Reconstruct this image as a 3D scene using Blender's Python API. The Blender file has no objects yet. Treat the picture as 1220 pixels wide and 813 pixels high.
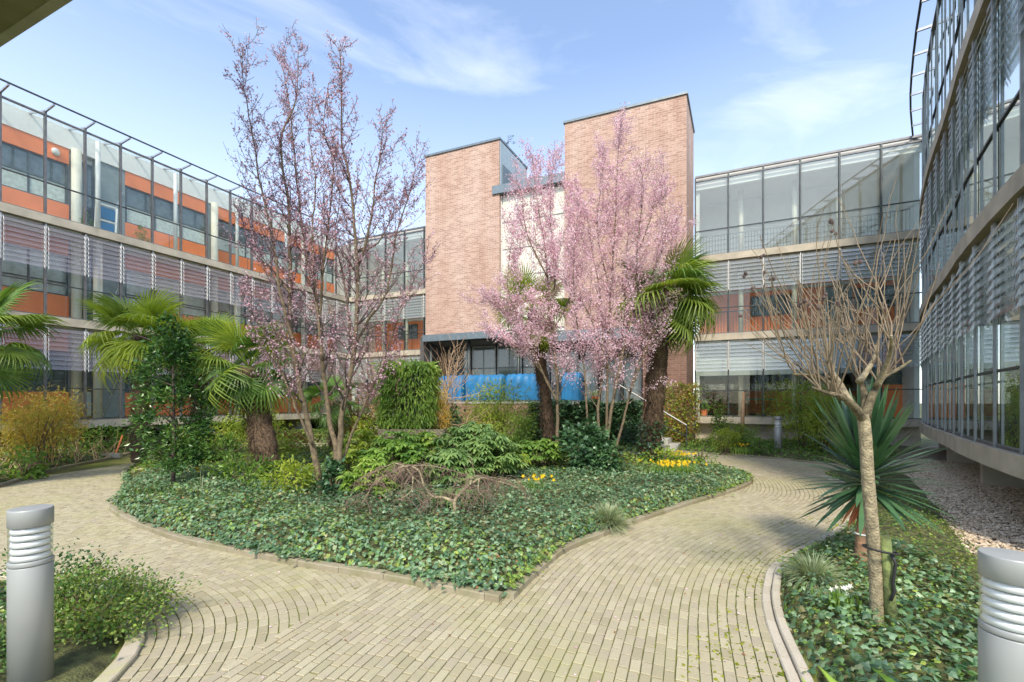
import bpy, math, random
import numpy as np
from mathutils import Vector
random.seed(4)
rng = np.random.default_rng(7)
COL = bpy.context.scene.collection
F, CX, HY, H = 515.0, 610.0, 478.0, 1.6       # photo measures: focal length in px, horizon row, eye height

def P(px, py, Y):                              # photo measure at a known depth -> place in the court
    return Vector(((px-CX)/F*Y, Y, H+(HY-py)/F*Y))
def G(px, py):                                 # photo measure of something on the ground
    Y = H*F/(py-HY)
    return ((px-CX)/F*Y, Y)

# ------------------------------------------------------------------ materials
def new_mat(name):
    m = bpy.data.materials.new(name); m.use_nodes = True
    nt = m.node_tree; nt.nodes.clear()
    out = nt.nodes.new('ShaderNodeOutputMaterial')
    return m, nt, out
def N(nt, t, **kw):
    n = nt.nodes.new(t)
    for k, v in kw.items():
        if k in n.inputs: n.inputs[k].default_value = v
        else: setattr(n, k, v)
    return n
def ramp(nt, stops, fac):
    r = nt.nodes.new('ShaderNodeValToRGB')
    e = r.color_ramp.elements
    while len(e) > 1: e.remove(e[-1])
    e[0].position = stops[0][0]; e[0].color = (*stops[0][1], 1)
    for p, c in stops[1:]:
        q = e.new(p); q.color = (*c, 1)
    nt.links.new(fac, r.inputs[0]); return r
def plain(name, col, rough=.6, metal=0, var=.15, scale=6, bump=.0, bscale=40, spec=.5):
    m, nt, out = new_mat(name); L = nt.links.new
    b = N(nt, 'ShaderNodeBsdfPrincipled', Roughness=rough, Metallic=metal)
    b.inputs['Specular IOR Level'].default_value = spec
    tc = N(nt, 'ShaderNodeTexCoord'); nz = N(nt, 'ShaderNodeTexNoise', Scale=scale, Detail=6)
    L(tc.outputs['Object'], nz.inputs['Vector'])
    lo = tuple(c*(1-var) for c in col); hi = tuple(min(1, c*(1+var)) for c in col)
    r = ramp(nt, [(.3, lo), (.7, hi)], nz.outputs['Fac']); L(r.outputs[0], b.inputs['Base Color'])
    if bump:
        n2 = N(nt, 'ShaderNodeTexNoise', Scale=bscale, Detail=5); L(tc.outputs['Object'], n2.inputs['Vector'])
        bp = N(nt, 'ShaderNodeBump', Strength=bump, Distance=.02); L(n2.outputs['Fac'], bp.inputs['Height']); L(bp.outputs[0], b.inputs['Normal'])
    L(b.outputs[0], out.inputs[0]); return m
def leafy(name, cols, rough=.5, trans=.35, spec=.4, tm=(1.5, 1.45, .7), nscale=1.6, nvar=.38):
    m, nt, out = new_mat(name); L = nt.links.new
    g = N(nt, 'ShaderNodeNewGeometry')
    r = ramp(nt, [(i/(len(cols)-1) if len(cols) > 1 else 0, c) for i, c in enumerate(cols)], g.outputs['Random Per Island'])
    tc = N(nt, 'ShaderNodeTexCoord'); nz = N(nt, 'ShaderNodeTexNoise', Scale=nscale, Detail=5, Roughness=.6); L(tc.outputs['Object'], nz.inputs['Vector'])
    hs = N(nt, 'ShaderNodeHueSaturation'); L(r.outputs[0], hs.inputs['Color'])
    for sock, lo, hi in (('Value', 1-nvar, 1+nvar), ('Hue', .5+nvar*.05, .5-nvar*.05)):
        mr = N(nt, 'ShaderNodeMapRange'); mr.inputs[1].default_value = .33; mr.inputs[2].default_value = .67; mr.inputs[3].default_value = lo; mr.inputs[4].default_value = hi; L(nz.outputs['Fac'], mr.inputs[0]); L(mr.outputs[0], hs.inputs[sock])
    r = hs
    b = N(nt, 'ShaderNodeBsdfPrincipled', Roughness=rough); b.inputs['Specular IOR Level'].default_value = spec
    t = N(nt, 'ShaderNodeBsdfTranslucent')
    gm = N(nt, 'ShaderNodeMixRGB', blend_type='MULTIPLY'); gm.inputs[0].default_value = 1; gm.inputs[2].default_value = (*tm, 1)
    L(r.outputs[0], b.inputs['Base Color']); L(r.outputs[0], gm.inputs[1]); L(gm.outputs[0], t.inputs['Color'])
    mx = N(nt, 'ShaderNodeMixShader'); mx.inputs[0].default_value = trans
    L(b.outputs[0], mx.inputs[1]); L(t.outputs[0], mx.inputs[2]); L(mx.outputs[0], out.inputs[0]); return m
def island(name, cols, rough=.8, moss=None, bump=.3):
    m, nt, out = new_mat(name); L = nt.links.new
    g = N(nt, 'ShaderNodeNewGeometry'); tc = N(nt, 'ShaderNodeTexCoord')
    r = ramp(nt, [(i/(len(cols)-1), c) for i, c in enumerate(cols)], g.outputs['Random Per Island'])
    b = N(nt, 'ShaderNodeBsdfPrincipled', Roughness=rough); last = r.outputs[0]
    n3 = N(nt, 'ShaderNodeTexNoise', Scale=260, Detail=3); L(tc.outputs['Object'], n3.inputs['Vector'])
    sp = N(nt, 'ShaderNodeMixRGB', blend_type='OVERLAY'); sp.inputs[0].default_value = .55
    L(last, sp.inputs[1]); L(n3.outputs['Fac'], sp.inputs[2]); last = sp.outputs[0]
    if moss:
        for sc, lo, hi, amt, c in moss:
            nz = N(nt, 'ShaderNodeTexNoise', Scale=sc, Detail=7, Roughness=.65); L(tc.outputs['Object'], nz.inputs['Vector'])
            mr = N(nt, 'ShaderNodeMapRange'); mr.inputs[1].default_value = lo; mr.inputs[2].default_value = hi; mr.inputs[4].default_value = amt
            L(nz.outputs['Fac'], mr.inputs[0])
            mx = N(nt, 'ShaderNodeMixRGB'); mx.inputs[2].default_value = (*c, 1)
            L(mr.outputs[0], mx.inputs[0]); L(last, mx.inputs[1]); last = mx.outputs[0]
    L(last, b.inputs['Base Color'])
    if bump:
        bp = N(nt, 'ShaderNodeBump', Strength=bump, Distance=.004); L(n3.outputs['Fac'], bp.inputs['Height']); L(bp.outputs[0], b.inputs['Normal'])
    L(b.outputs[0], out.inputs[0]); return m
def brick_mat(name, c1, c2, mortar, scale=1, stain=(.62, .45, .34), bw=.25, rh=.082):
    m, nt, out = new_mat(name); L = nt.links.new
    uv = N(nt, 'ShaderNodeUVMap'); tc = N(nt, 'ShaderNodeTexCoord')
    bt = N(nt, 'ShaderNodeTexBrick'); bt.inputs['Scale'].default_value = 1
    bt.inputs['Brick Width'].default_value = bw; bt.inputs['Row Height'].default_value = rh; bt.inputs['Mortar Size'].default_value = .009
    bt.inputs['Mortar Smooth'].default_value = .3; bt.inputs['Bias'].default_value = -.1
    bt.inputs['Color1'].default_value = (*c1, 1); bt.inputs['Color2'].default_value = (*c2, 1); bt.inputs['Mortar'].default_value = (*mortar, 1)
    L(uv.outputs[0], bt.inputs['Vector'])
    nz = N(nt, 'ShaderNodeTexNoise', Scale=.9, Detail=7, Roughness=.62); mpz = N(nt, 'ShaderNodeMapping'); mpz.inputs['Scale'].default_value = (1, 1, .28); L(tc.outputs['Object'], mpz.inputs[0]); L(mpz.outputs[0], nz.inputs['Vector'])
    r = ramp(nt, [(.35, (1, 1, 1)), (.68, stain)], nz.outputs['Fac'])
    n2 = N(nt, 'ShaderNodeTexNoise', Scale=14, Detail=4); L(uv.outputs[0], n2.inputs['Vector'])
    r2 = ramp(nt, [(.3, (.72, .7, .68)), (.65, (1.0, 1.0, 1.0))], n2.outputs['Fac'])
    m1 = N(nt, 'ShaderNodeMixRGB', blend_type='MULTIPLY'); m1.inputs[0].default_value = .6
    m2 = N(nt, 'ShaderNodeMixRGB', blend_type='MULTIPLY'); m2.inputs[0].default_value = .8
    L(bt.outputs['Color'], m1.inputs[1]); L(r.outputs[0], m1.inputs[2]); L(m1.outputs[0], m2.inputs[1]); L(r2.outputs[0], m2.inputs[2])
    b = N(nt, 'ShaderNodeBsdfPrincipled', Roughness=.85); L(m2.outputs[0], b.inputs['Base Color'])
    bp = N(nt, 'ShaderNodeBump', Strength=.25, Distance=.006, invert=True); L(bt.outputs['Fac'], bp.inputs['Height']); L(bp.outputs[0], b.inputs['Normal'])
    L(b.outputs[0], out.inputs[0]); return m
def glass_mat(name, tint, base=.05, gain=.9, power=4, coat=None, coatamt=0, rough=.0):
    m, nt, out = new_mat(name); L = nt.links.new
    lw = N(nt, 'ShaderNodeLayerWeight'); lw.inputs[0].default_value = .5
    pw = N(nt, 'ShaderNodeMath', operation='POWER'); pw.inputs[1].default_value = power; L(lw.outputs['Facing'], pw.inputs[0])
    ml = N(nt, 'ShaderNodeMath', operation='MULTIPLY_ADD'); ml.inputs[1].default_value = gain; ml.inputs[2].default_value = base; L(pw.outputs[0], ml.inputs[0])
    ml.use_clamp = True
    t = N(nt, 'ShaderNodeBsdfTransparent'); t.inputs[0].default_value = (*tint, 1)
    g = N(nt, 'ShaderNodeBsdfGlossy', Roughness=rough); g.inputs['Color'].default_value = (.93, .97, .95, 1)
    under = t.outputs[0]
    if coat:
        d = N(nt, 'ShaderNodeBsdfDiffuse'); d.inputs[0].default_value = (*coat, 1)
        tr = N(nt, 'ShaderNodeBsdfTranslucent'); tr.inputs[0].default_value = (*coat, 1)
        a = N(nt, 'ShaderNodeMixShader'); a.inputs[0].default_value = .4; L(d.outputs[0], a.inputs[1]); L(tr.outputs[0], a.inputs[2])
        c = N(nt, 'ShaderNodeMixShader'); c.inputs[0].default_value = coatamt; L(under, c.inputs[1]); L(a.outputs[0], c.inputs[2]); under = c.outputs[0]
    mx = N(nt, 'ShaderNodeMixShader'); L(ml.outputs[0], mx.inputs[0]); L(under, mx.inputs[1]); L(g.outputs[0], mx.inputs[2])
    L(mx.outputs[0], out.inputs[0]); return m

M = {}
M['ceiling'] = plain('ceiling_paint', (.72, .71, .64), .8, var=.06)
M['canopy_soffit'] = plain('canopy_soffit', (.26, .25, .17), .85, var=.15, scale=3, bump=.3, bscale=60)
M['concrete'] = plain('concrete', (.46, .41, .315), .8, var=.22, scale=2.2, bump=.25, bscale=30)
M['concrete_grey'] = plain('concrete_grey', (.40, .39, .35), .85, var=.2, scale=1.5, bump=.25)
M['soffit'] = plain('soffit', (.56, .55, .45), .85, var=.15, scale=3, bump=.3, bscale=60)
M['column'] = plain('column_paint', (.68, .65, .54), .6, var=.06)
M['white'] = plain('white_paint', (.78, .78, .75), .5, var=.05)
M['bright_white'] = plain('bright_white_paint', (.88, .87, .82), .5, var=.03)
M['white_panel'] = plain('white_panel', (.68, .69, .67), .55, var=.06, scale=1.5)
M['steel'] = plain('grey_steel', (.16, .16, .16), .45, .5, var=.2)
M['steel_dark'] = plain('dark_steel', (.055, .065, .065), .45, .3, var=.25)
M['steel_light'] = plain('galvanised_steel', (.5, .5, .5), .35, .8, var=.15)
M['orange'] = plain('orange_panel', (.92, .26, .09), .45, var=.09, scale=1.2)
M['frame'] = plain('window_frame', (.09, .11, .12), .45, var=.15)
M['grey_panel'] = plain('grey_panel', (.25, .30, .31), .5, var=.1)
M['curtain'] = plain('curtain', (.55, .62, .58), .85, var=.18, scale=9)
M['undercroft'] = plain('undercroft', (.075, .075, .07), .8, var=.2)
M['floor'] = plain('gallery_floor', (.42, .41, .38), .8, var=.1)
M['dark'] = plain('dark_interior', (.03, .032, .03), .8, var=.3)
M['inner_wall'] = plain('inner_wall', (.68, .69, .65), .7, var=.1, scale=1)
M['zinc'] = plain('zinc_fascia', (.17, .21, .23), .45, .4, var=.15)
M['zinc_light'] = plain('zinc_cladding', (.38, .45, .47), .45, .3, var=.1)
M['blue'] = plain('blue_tarpaulin', (.010, .14, .31), .5, var=.2, scale=3, bump=.4, bscale=9)
M['wood'] = plain('wood', (.40, .25, .13), .7, var=.3, scale=12)
M['stake'] = plain('mossy_stake', (.13, .16, .05), .9, var=.5, scale=14, bump=.5)
M['black'] = plain('black_rubber', (.015, .015, .015), .6)
M['terracotta'] = plain('terracotta', (.55, .16, .06), .8)
M['red'] = plain('red_paint', (.5, .03, .03), .4)
M['green_paint'] = plain('green_paint', (.02, .22, .13), .5)
M['pink_lamp'] = plain('pink_globe', (.75, .22, .22), .4)
M['grey_light'] = plain('light_grey_frame', (.30, .32, .31), .45, .3, var=.15)
M['bollard'] = plain('bollard_aluminium', (.34, .35, .335), .45, .2, var=.05, scale=3)
M['bollard_reflector'] = plain('bollard_reflector', (.86, .84, .84), .3, .15, var=.05)
M['soil'] = plain('soil', (.05, .042, .025), .95, var=.5, scale=9, bump=.8, bscale=60)
M['litter'] = plain('leaf_litter', (.085, .09, .03), .95, var=.6, scale=14, bump=.8, bscale=70)
M['mortar'] = island('mortar', [(.12, .105, .045), (.12, .105, .045)], .95, [(1.1, .40, .55, .95, (.17, .20, .02)), (9, .4, .7, .4, (.08, .08, .03))], .5)
M['paver'] = island('paver', [(.31, .27, .17), (.355, .315, .20), (.39, .345, .225), (.34, .295, .205), (.42, .375, .25), (.37, .32, .20)], .85,
                    [(.55, .46, .70, .40, (.34, .335, .105)), (2.3, .62, .74, .45, (.37, .36, .09)), (4.5, .55, .75, .35, (.24, .21, .14)), (22, .6, .7, .5, (.19, .17, .11))], .4)
M['kerb'] = island('kerb', [(.24, .20, .13), (.30, .26, .18), (.33, .29, .20)], .9, [(3, .45, .65, .7, (.16, .16, .06))], .5)
M['kerb_light'] = island('kerb_light', [(.40, .355, .26), (.45, .40, .31), (.48, .43, .34)], .9, [(2.5, .55, .7, .7, (.42, .42, .12))], .4)
M['gravel'] = island('gravel', [(.30, .21, .12), (.56, .44, .30), (.42, .33, .22), (.66, .55, .41), (.20, .15, .09)], .8, None, 0)
M['gravel_base'] = plain('gravel_base', (.25, .20, .14), .95, var=.4, scale=30, bump=.8)
M['brick'] = brick_mat('pink_brick', (.57, .395, .315), (.39, .24, .185), (.60, .52, .44), stain=(.72, .55, .47))
M['brick_dark'] = brick_mat('brown_brick', (.30, .17, .12), (.20, .10, .07), (.28, .24, .20))
M['glass'] = glass_mat('clear_glazing', (.965, .99, .975), .025, .5, 3.4)
M['glass_haze'] = glass_mat('reflective_glazing', (.95, .98, .96), .06, .45, 2.8, (.88, .88, .82), .12)
M['glass_mirror'] = glass_mat('bright_reflective_glazing', (.92, .98, .95), .42, .55, 1.5, (.74, .84, .78), .14)
M['roof_glass'] = glass_mat('fritted_roof_glass', (.96, .98, .97), .04, .3, 4, (.95, .95, .95), .14)
M['louvre'] = glass_mat('fritted_louvre_glass', (.96, .94, .95), .06, .4, 4, (.95, .88, .90), .09, .1)
M['louvre_grey'] = glass_mat('grey_louvre_glass', (.95, .97, .96), .10, .5, 3, (.93, .94, .91), .15, .1)
M['pane'] = plain('window_pane', (.09, .125, .135), .08, .0, var=.3, spec=1.0)
M['pane_pale'] = plain('pale_window_pane', (.42, .48, .46), .12, .0, var=.2, spec=1.0)
M['bollard_glass'] = glass_mat('bollard_glass', (.93, .96, .95), .04, .6, 4)

M['bark'] = plain('bark', (.145, .11, .065), .9, var=.4, scale=18, bump=.6, bscale=50)
M['bark_dark'] = plain('dark_bark', (.10, .07, .06), .9, var=.35, scale=20, bump=.5, bscale=60)
M['bark_pale'] = plain('pale_bark', (.30, .25, .15), .85, var=.45, scale=22, bump=1.0, bscale=70)
M['twig_tan'] = plain('tan_twig', (.46, .31, .19), .85, var=.25, scale=8)
M['twig_red'] = plain('reddish_twig', (.23, .12, .10), .8, var=.3, scale=12)
M['palm_trunk'] = plain('palm_fibre', (.115, .075, .045), .95, var=.55, scale=24, bump=.9, bscale=60)
M['fibre'] = leafy('palm_hair', [(.07, .045, .03), (.16, .11, .07), (.10, .07, .04)], .95, .1)
M['yucca_trunk'] = plain('yucca_trunk', (.28, .16, .09), .9, var=.3, scale=14, bump=.6)
M['ivy'] = leafy('ivy', [(.045, .115, .05), (.08, .175, .075), (.125, .24, .105), (.18, .30, .12), (.06, .13, .06), (.17, .28, .16), (.24, .36, .20), (.25, .22, .09)], .40, .25, .6)
M['ivy_bright'] = leafy('ivy_bright', [(.06, .14, .03), (.13, .25, .05), (.20, .33, .06), (.28, .38, .07), (.22, .20, .08), (.10, .2, .05)], .38, .3, .5)
M['ivy_dark'] = leafy('climbing_ivy', [(.03, .08, .035), (.055, .13, .05), (.09, .18, .065)], .35, .2, .5)
M['holly'] = leafy('glossy_evergreen', [(.03, .09, .022), (.05, .13, .03), (.08, .18, .04), (.14, .26, .05)], .3, .2, .6)
M['green'] = leafy('fresh_green', [(.09, .19, .03), (.14, .27, .045), (.20, .33, .06), (.10, .17, .03)], .45, .35)
M['lime'] = leafy('lime_green', [(.20, .30, .03), (.30, .40, .05), (.36, .42, .07), (.17, .26, .04)], .5, .4)
M['golden'] = leafy('golden_bamboo', [(.42, .33, .05), (.50, .40, .08), (.30, .30, .05), (.40, .24, .06), (.22, .26, .04)], .55, .4)
M['bamboo'] = leafy('bamboo_green', [(.11, .22, .03), (.20, .33, .05), (.30, .42, .08), (.15, .25, .04)], .4, .35)
M['yellow'] = leafy('yellow_foliage', [(.62, .47, .07), (.68, .52, .14), (.50, .36, .08)], .6, .4)
M['rust'] = leafy('rusty_foliage', [(.30, .15, .05), (.40, .22, .07), (.20, .2, .05), (.13, .19, .04)], .6, .3)
M['rhodo'] = leafy('rhododendron', [(.09, .17, .05), (.16, .27, .08), (.22, .33, .10), (.12, .22, .05)], .38, .25)
M['palm'] = leafy('palm_green', [(.07, .15, .03), (.12, .22, .05), (.17, .28, .07)], .38, .3)
M['palm_yellow'] = leafy('palm_yellow_green', [(.24, .34, .04), (.36, .46, .06), (.46, .52, .09)], .42, .4)
M['palm_olive'] = leafy('palm_olive', [(.16, .25, .04), (.24, .33, .06), (.13, .21, .04)], .4, .35)
M['yucca'] = leafy('yucca_leaf', [(.03, .085, .04), (.05, .12, .055), (.07, .15, .065), (.04, .10, .05)], .35, .12, .5)
M['dead_leaf'] = leafy('dead_leaf', [(.42, .18, .08), (.5, .25, .12), (.35, .14, .07)], .7, .3)
M['grass_tuft'] = leafy('pale_grass', [(.30, .36, .20), (.40, .45, .28), (.22, .30, .14), (.45, .46, .30)], .6, .3)
M['grass'] = leafy('grass_blade', [(.08, .19, .03), (.15, .28, .05), (.20, .30, .06)], .5, .35)
M['blossom'] = leafy('pink_blossom', [(.74, .44, .54), (.82, .60, .67), (.88, .74, .78), (.66, .36, .46)], .7, .4, .2, (1.12, 1.05, 1.0), nvar=.1)
M['blossom_dusky'] = leafy('dusky_blossom', [(.56, .31, .37), (.70, .48, .54), (.78, .60, .65), (.26, .10, .12), (.52, .32, .39)], .7, .35, .2, (1.1, 1, 1.0), nvar=.12)
M['daffodil'] = leafy('daffodil_yellow', [(.80, .62, .02), (.84, .56, .015), (.82, .70, .06)], .6, .3, .2, (1, 1, 1), nvar=.1)
M['white_flower'] = leafy('white_flower', [(.8, .78, .74), (.85, .82, .80)], .7, .3, .2)

# ------------------------------------------------------------------ mesh helpers
class MB:
    def __init__(s): s.v = []; s.f = []; s.uv = {}
    def face(s, pts, uvs=None):
        i = len(s.v); s.v += [tuple(p) for p in pts]; s.f.append(tuple(range(i, i+len(pts))))
        if uvs: s.uv[len(s.f)-1] = uvs
    def para(s, o, a, b, c):                  # box from a corner and three edge vectors
        o, a, b, c = map(Vector, (o, a, b, c)); i = len(s.v)
        for k in range(8):
            s.v.append(tuple(o+(a if k & 1 else a*0)+(b if k & 2 else b*0)+(c if k & 4 else c*0)))
        fl = a.cross(b).dot(c) < 0
        for q in ((0, 2, 3, 1), (4, 5, 7, 6), (0, 1, 5, 4), (2, 6, 7, 3), (0, 4, 6, 2), (1, 3, 7, 5)):
            q = tuple(i+x for x in q); s.f.append(q[::-1] if fl else q)
    def box(s, c, sx, sy, sz, ang=0):
        a = Vector((math.cos(ang), math.sin(ang), 0))*sx; b = Vector((-math.sin(ang), math.cos(ang), 0))*sy; z = Vector((0, 0, sz))
        s.para(Vector(c)-a/2-b/2-z/2, a, b, z)
    def bar(s, p, q, w, h=None, up=(0, 0, 1)):
        p, q = Vector(p), Vector(q); h = h or w; d = (q-p)
        x = d.cross(Vector(up))
        if x.length < 1e-6: x = d.cross(Vector((1, 0, 0)))
        x.normalize(); y = x.cross(d).normalized()
        s.para(p-x*w/2-y*h/2, d, x*w, y*h)
    def tube(s, pts, rad, n=6, cap=True):
        pts = [Vector(p) for p in pts]; rings = []
        u = None
        for k, p in enumerate(pts):
            d = (pts[min(k+1, len(pts)-1)]-pts[max(k-1, 0)])
            if d.length < 1e-9: d = Vector((0, 0, 1))
            d.normalize()
            if u is None: u = d.orthogonal().normalized()
            u = (u-d*u.dot(d))
            u = u.normalized() if u.length > 1e-6 else d.orthogonal().normalized()
            w = d.cross(u); r = rad[k] if hasattr(rad, '__len__') else rad
            i = len(s.v); rings.append(i)
            for j in range(n):
                a = 2*math.pi*j/n; s.v.append(tuple(p+(u*math.cos(a)+w*math.sin(a))*r))
        for k in range(len(rings)-1):
            for j in range(n):
                a, b = rings[k], rings[k+1]; s.f.append((a+j, a+(j+1) % n, b+(j+1) % n, b+j))
        if cap:
            s.f.append(tuple(rings[0]+j for j in range(n))[::-1]); s.f.append(tuple(rings[-1]+j for j in range(n)))
    def lathe(s, c, prof, n=24):
        c = Vector(c); s.tube([c+Vector((0, 0, z)) for r, z in prof], [r for r, z in prof], n)
    def sphere(s, c, r, n=8, sq=(1, 1, 1)):
        c = Vector(c); i0 = len(s.v); m = n//2+1
        for a in range(m+1):
            th = math.pi*a/m
            for b in range(n):
                ph = 2*math.pi*b/n; s.v.append((c.x+r*sq[0]*math.sin(th)*math.cos(ph), c.y+r*sq[1]*math.sin(th)*math.sin(ph), c.z+r*sq[2]*math.cos(th)))
        for a in range(m):
            for b in range(n):
                s.f.append((i0+a*n+b, i0+a*n+(b+1) % n, i0+(a+1)*n+(b+1) % n, i0+(a+1)*n+b)[::-1])
    def build(s, name, mat, parent=None, smooth=False):
        me = bpy.data.meshes.new(name); me.from_pydata(s.v, [], s.f)
        if s.uv:
            ul = me.uv_layers.new(name='UVMap')
            for fi, uvs in s.uv.items():
                for li, uvc in zip(me.polygons[fi].loop_indices, uvs): ul.data[li].uv = uvc
        me.materials.append(M[mat] if isinstance(mat, str) else mat)
        if smooth: me.polygons.foreach_set('use_smooth', [True]*len(me.polygons))
        o = bpy.data.objects.new(name, me); COL.objects.link(o)
        if parent: put(o, parent)
        return o
def put(o, parent):
    o.parent = parent; o.matrix_parent_inverse = parent.matrix_basis.inverted() if parent.type == 'EMPTY' else parent.matrix_basis.inverted()
def tag(o, label=None, cat=None, group=None, kind=None):
    if label: o['label'] = label
    if cat: o['category'] = cat
    if group: o['group'] = group
    if kind: o['kind'] = kind
    return o
def thing(name, loc, label, cat, group=None):
    o = bpy.data.objects.new(name, None); COL.objects.link(o); o.location = loc; o.empty_display_size = .2
    return tag(o, label, cat, group)
def np_mesh(name, V, Fc, mat, parent=None, smooth=False):
    V = np.asarray(V, np.float32).reshape(-1, 3); Fc = np.asarray(Fc, np.int32); n, k = Fc.shape
    me = bpy.data.meshes.new(name)
    me.vertices.add(len(V)); me.vertices.foreach_set('co', V.ravel())
    me.loops.add(n*k); me.loops.foreach_set('vertex_index', Fc.ravel())
    me.polygons.add(n); me.polygons.foreach_set('loop_start', np.arange(0, n*k, k, dtype=np.int32)); me.polygons.foreach_set('loop_total', np.full(n, k, np.int32))
    me.update(calc_edges=True); me.materials.append(M[mat])
    me.polygons.foreach_set('use_smooth', np.full(n, bool(smooth)))
    o = bpy.data.objects.new(name, me); COL.objects.link(o)
    if parent: put(o, parent)
    return o
def T_(v, f): return np.array(v, float), np.array(f, int)
LEAF = T_([(0, 0, 0), (.5, .45, -.12), (0, 1, -.12), (-.5, .45, -.12), (0, .5, .05)], [(0, 1, 2, 4), (0, 4, 2, 3)])
LONG = T_([(0, 0, 0), (.5, .35, 0), (.42, .7, -.1), (0, 1, -.28), (-.42, .7, -.1), (-.5, .35, 0)], [(0, 1, 4, 5), (1, 2, 3, 4)])
_iv = [(0, 0, 0), (.32, -.1, -.06), (.52, .28, -.10), (.30, .48, -.02), (0, 1.0, -.12), (-.30, .48, -.02), (-.52, .28, -.10), (-.32, -.1, -.06), (0, .3, .05)]
IVY = T_(_iv, [(8, 0, 1), (8, 1, 2), (8, 2, 3), (8, 3, 4), (8, 4, 5), (8, 5, 6), (8, 6, 7), (8, 7, 0)])
_fl = [(0, 0, 0)]+[(.5*math.cos(a)*(1 if k % 2 else .42), .5*math.sin(a)*(1 if k % 2 else .42), .1 if k % 2 else .0) for k in range(10) for a in [k*math.pi/5]]
_x = 0
FLOWER = T_(_fl, [(0, k, k % 10+1, ) for k in range(1, 11)])
QUADF = T_([(-.5, -.35, 0), (.4, -.5, .1), (.5, .4, 0), (-.35, .5, -.1)], [(0, 1, 2, 3)])
def norm(a): return a/np.maximum(np.linalg.norm(a, axis=-1, keepdims=True), 1e-9)
def scatter(name, tpl, pos, dirs, ups, size, width, mat, parent=None, smooth=False):
    tv, tf = tpl; pos = np.asarray(pos, float); n = len(pos)
    y = norm(np.asarray(dirs, float)); x = norm(np.cross(y, ups)); z = np.cross(x, y)
    size = np.broadcast_to(size, (n,)); width = np.broadcast_to(width, (n,))
    V = pos[:, None]+tv[None, :, :1]*(x*width[:, None])[:, None]+tv[None, :, 1:2]*(y*size[:, None])[:, None]+tv[None, :, 2:]*(z*size[:, None])[:, None]
    Fc = tf[None]+(np.arange(n)*len(tv))[:, None, None]
    return np_mesh(name, V, Fc.reshape(-1, tf.shape[1]), mat, parent, smooth)
def rdir(n, zlo=-1, zhi=1):
    z = rng.uniform(zlo, zhi, n); a = rng.uniform(0, 2*np.pi, n); r = np.sqrt(np.maximum(0, 1-z*z))
    return np.stack([r*np.cos(a), r*np.sin(a), z], 1)
def blob(c, rad, n, K=30, sig=.18, shell=.75, flat=False):
    """leaf positions in uneven clumps through an ellipsoid; also outward directions"""
    c = np.array(c, float); rad = np.array(rad, float)
    k = rdir(K)*rng.uniform(shell*.6, 1, (K, 1))
    w = rng.uniform(.5, 1.5, K); w /= w.sum()
    idx = rng.choice(K, n, p=w); q = k[idx]+rng.normal(0, sig, (n, 3))
    q[:, 2] = np.maximum(q[:, 2], -1)
    p = c+q*rad
    return p, norm(q/rad)
def leaves(name, pos, out, size, width, mat, parent=None, tpl=LEAF, droop=.0, spread=.7, sv=.3):
    n = len(pos); d = norm(out+rng.normal(0, spread, (n, 3))+np.array([0, 0, -droop])); up = norm(out*.4+np.array([0, 0, 1.])+rng.normal(0, .45, (n, 3)))
    s = size*rng.uniform(1-sv, 1+sv, n)
    return scatter(name, tpl, pos, d, up, s, s*width/size, mat, parent)
def blades(base, dirs, length, width, curve, segs=4, fold=0):
    """arching strip leaves -> V, F (quads)"""
    base = np.asarray(base, float); n = len(base); d = norm(np.asarray(dirs, float)); length = np.broadcast_to(length, (n,)); width = np.broadcast_to(width, (n,)); curve = np.broadcast_to(curve, (n,))
    side = norm(np.cross(d, np.array([0, 0, 1.])+rng.normal(0, .01, (n, 3)))); V = []
    p = base.copy(); dd = d.copy()
    for k in range(segs+1):
        t = k/segs; w = width*(np.sin(np.pi*(.18+.82*t))**.6 if t < 1 else .02)*.5
        V.append(np.stack([p-side*w[:, None], p+side*w[:, None]], 1))
        dd = norm(dd+np.array([0, 0, -1.])*(curve/segs)[:, None]*(.4+1.2*t)); p = p+dd*(length/segs)[:, None]
    V = np.concatenate(V, 1); Fc = []
    for k in range(segs): Fc.append([2*k, 2*k+1, 2*k+3, 2*k+2])
    Fc = np.array(Fc)[None]+(np.arange(n)*2*(segs+1))[:, None, None]
    return V.reshape(-1, 3), Fc.reshape(-1, 4)
# 2D polygon helpers
def catmull(pts, n=6, closed=True):
    p = [np.array(q, float) for q in pts]; out = []; m = len(p)
    for i in range(m if closed else m-1):
        g = lambda k: p[k % m] if closed else p[min(max(k, 0), m-1)]
        a, b, c, d = g(i-1), g(i), g(i+1), g(i+2)
        for k in range(n):
            t = k/n; out.append(.5*((2*b)+(-a+c)*t+(2*a-5*b+4*c-d)*t*t+(-a+3*b-3*c+d)*t**3))
    if not closed: out.append(p[-1])
    return np.array(out)
def inside(poly, pts):
    x, y = pts[:, 0], pts[:, 1]; r = np.zeros(len(pts), bool); j = len(poly)-1
    for i in range(len(poly)):
        xi, yi = poly[i]; xj, yj = poly[j]
        c = ((yi > y) != (yj > y)) & (x < (xj-xi)*(y-yi)/((yj-yi) if yj != yi else 1e-9)+xi); r ^= c; j = i
    return r
def edist(poly, pts, closed=True):
    d = np.full(len(pts), 1e9); m = len(poly)
    for i in range(m if closed else m-1):
        a = np.array(poly[i]); b = np.array(poly[(i+1) % m]); ab = b-a; L2 = max(ab@ab, 1e-12)
        t = np.clip(((pts-a)@ab)/L2, 0, 1); d = np.minimum(d, np.linalg.norm(pts-(a+t[:, None]*ab), axis=1))
    return d
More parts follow.
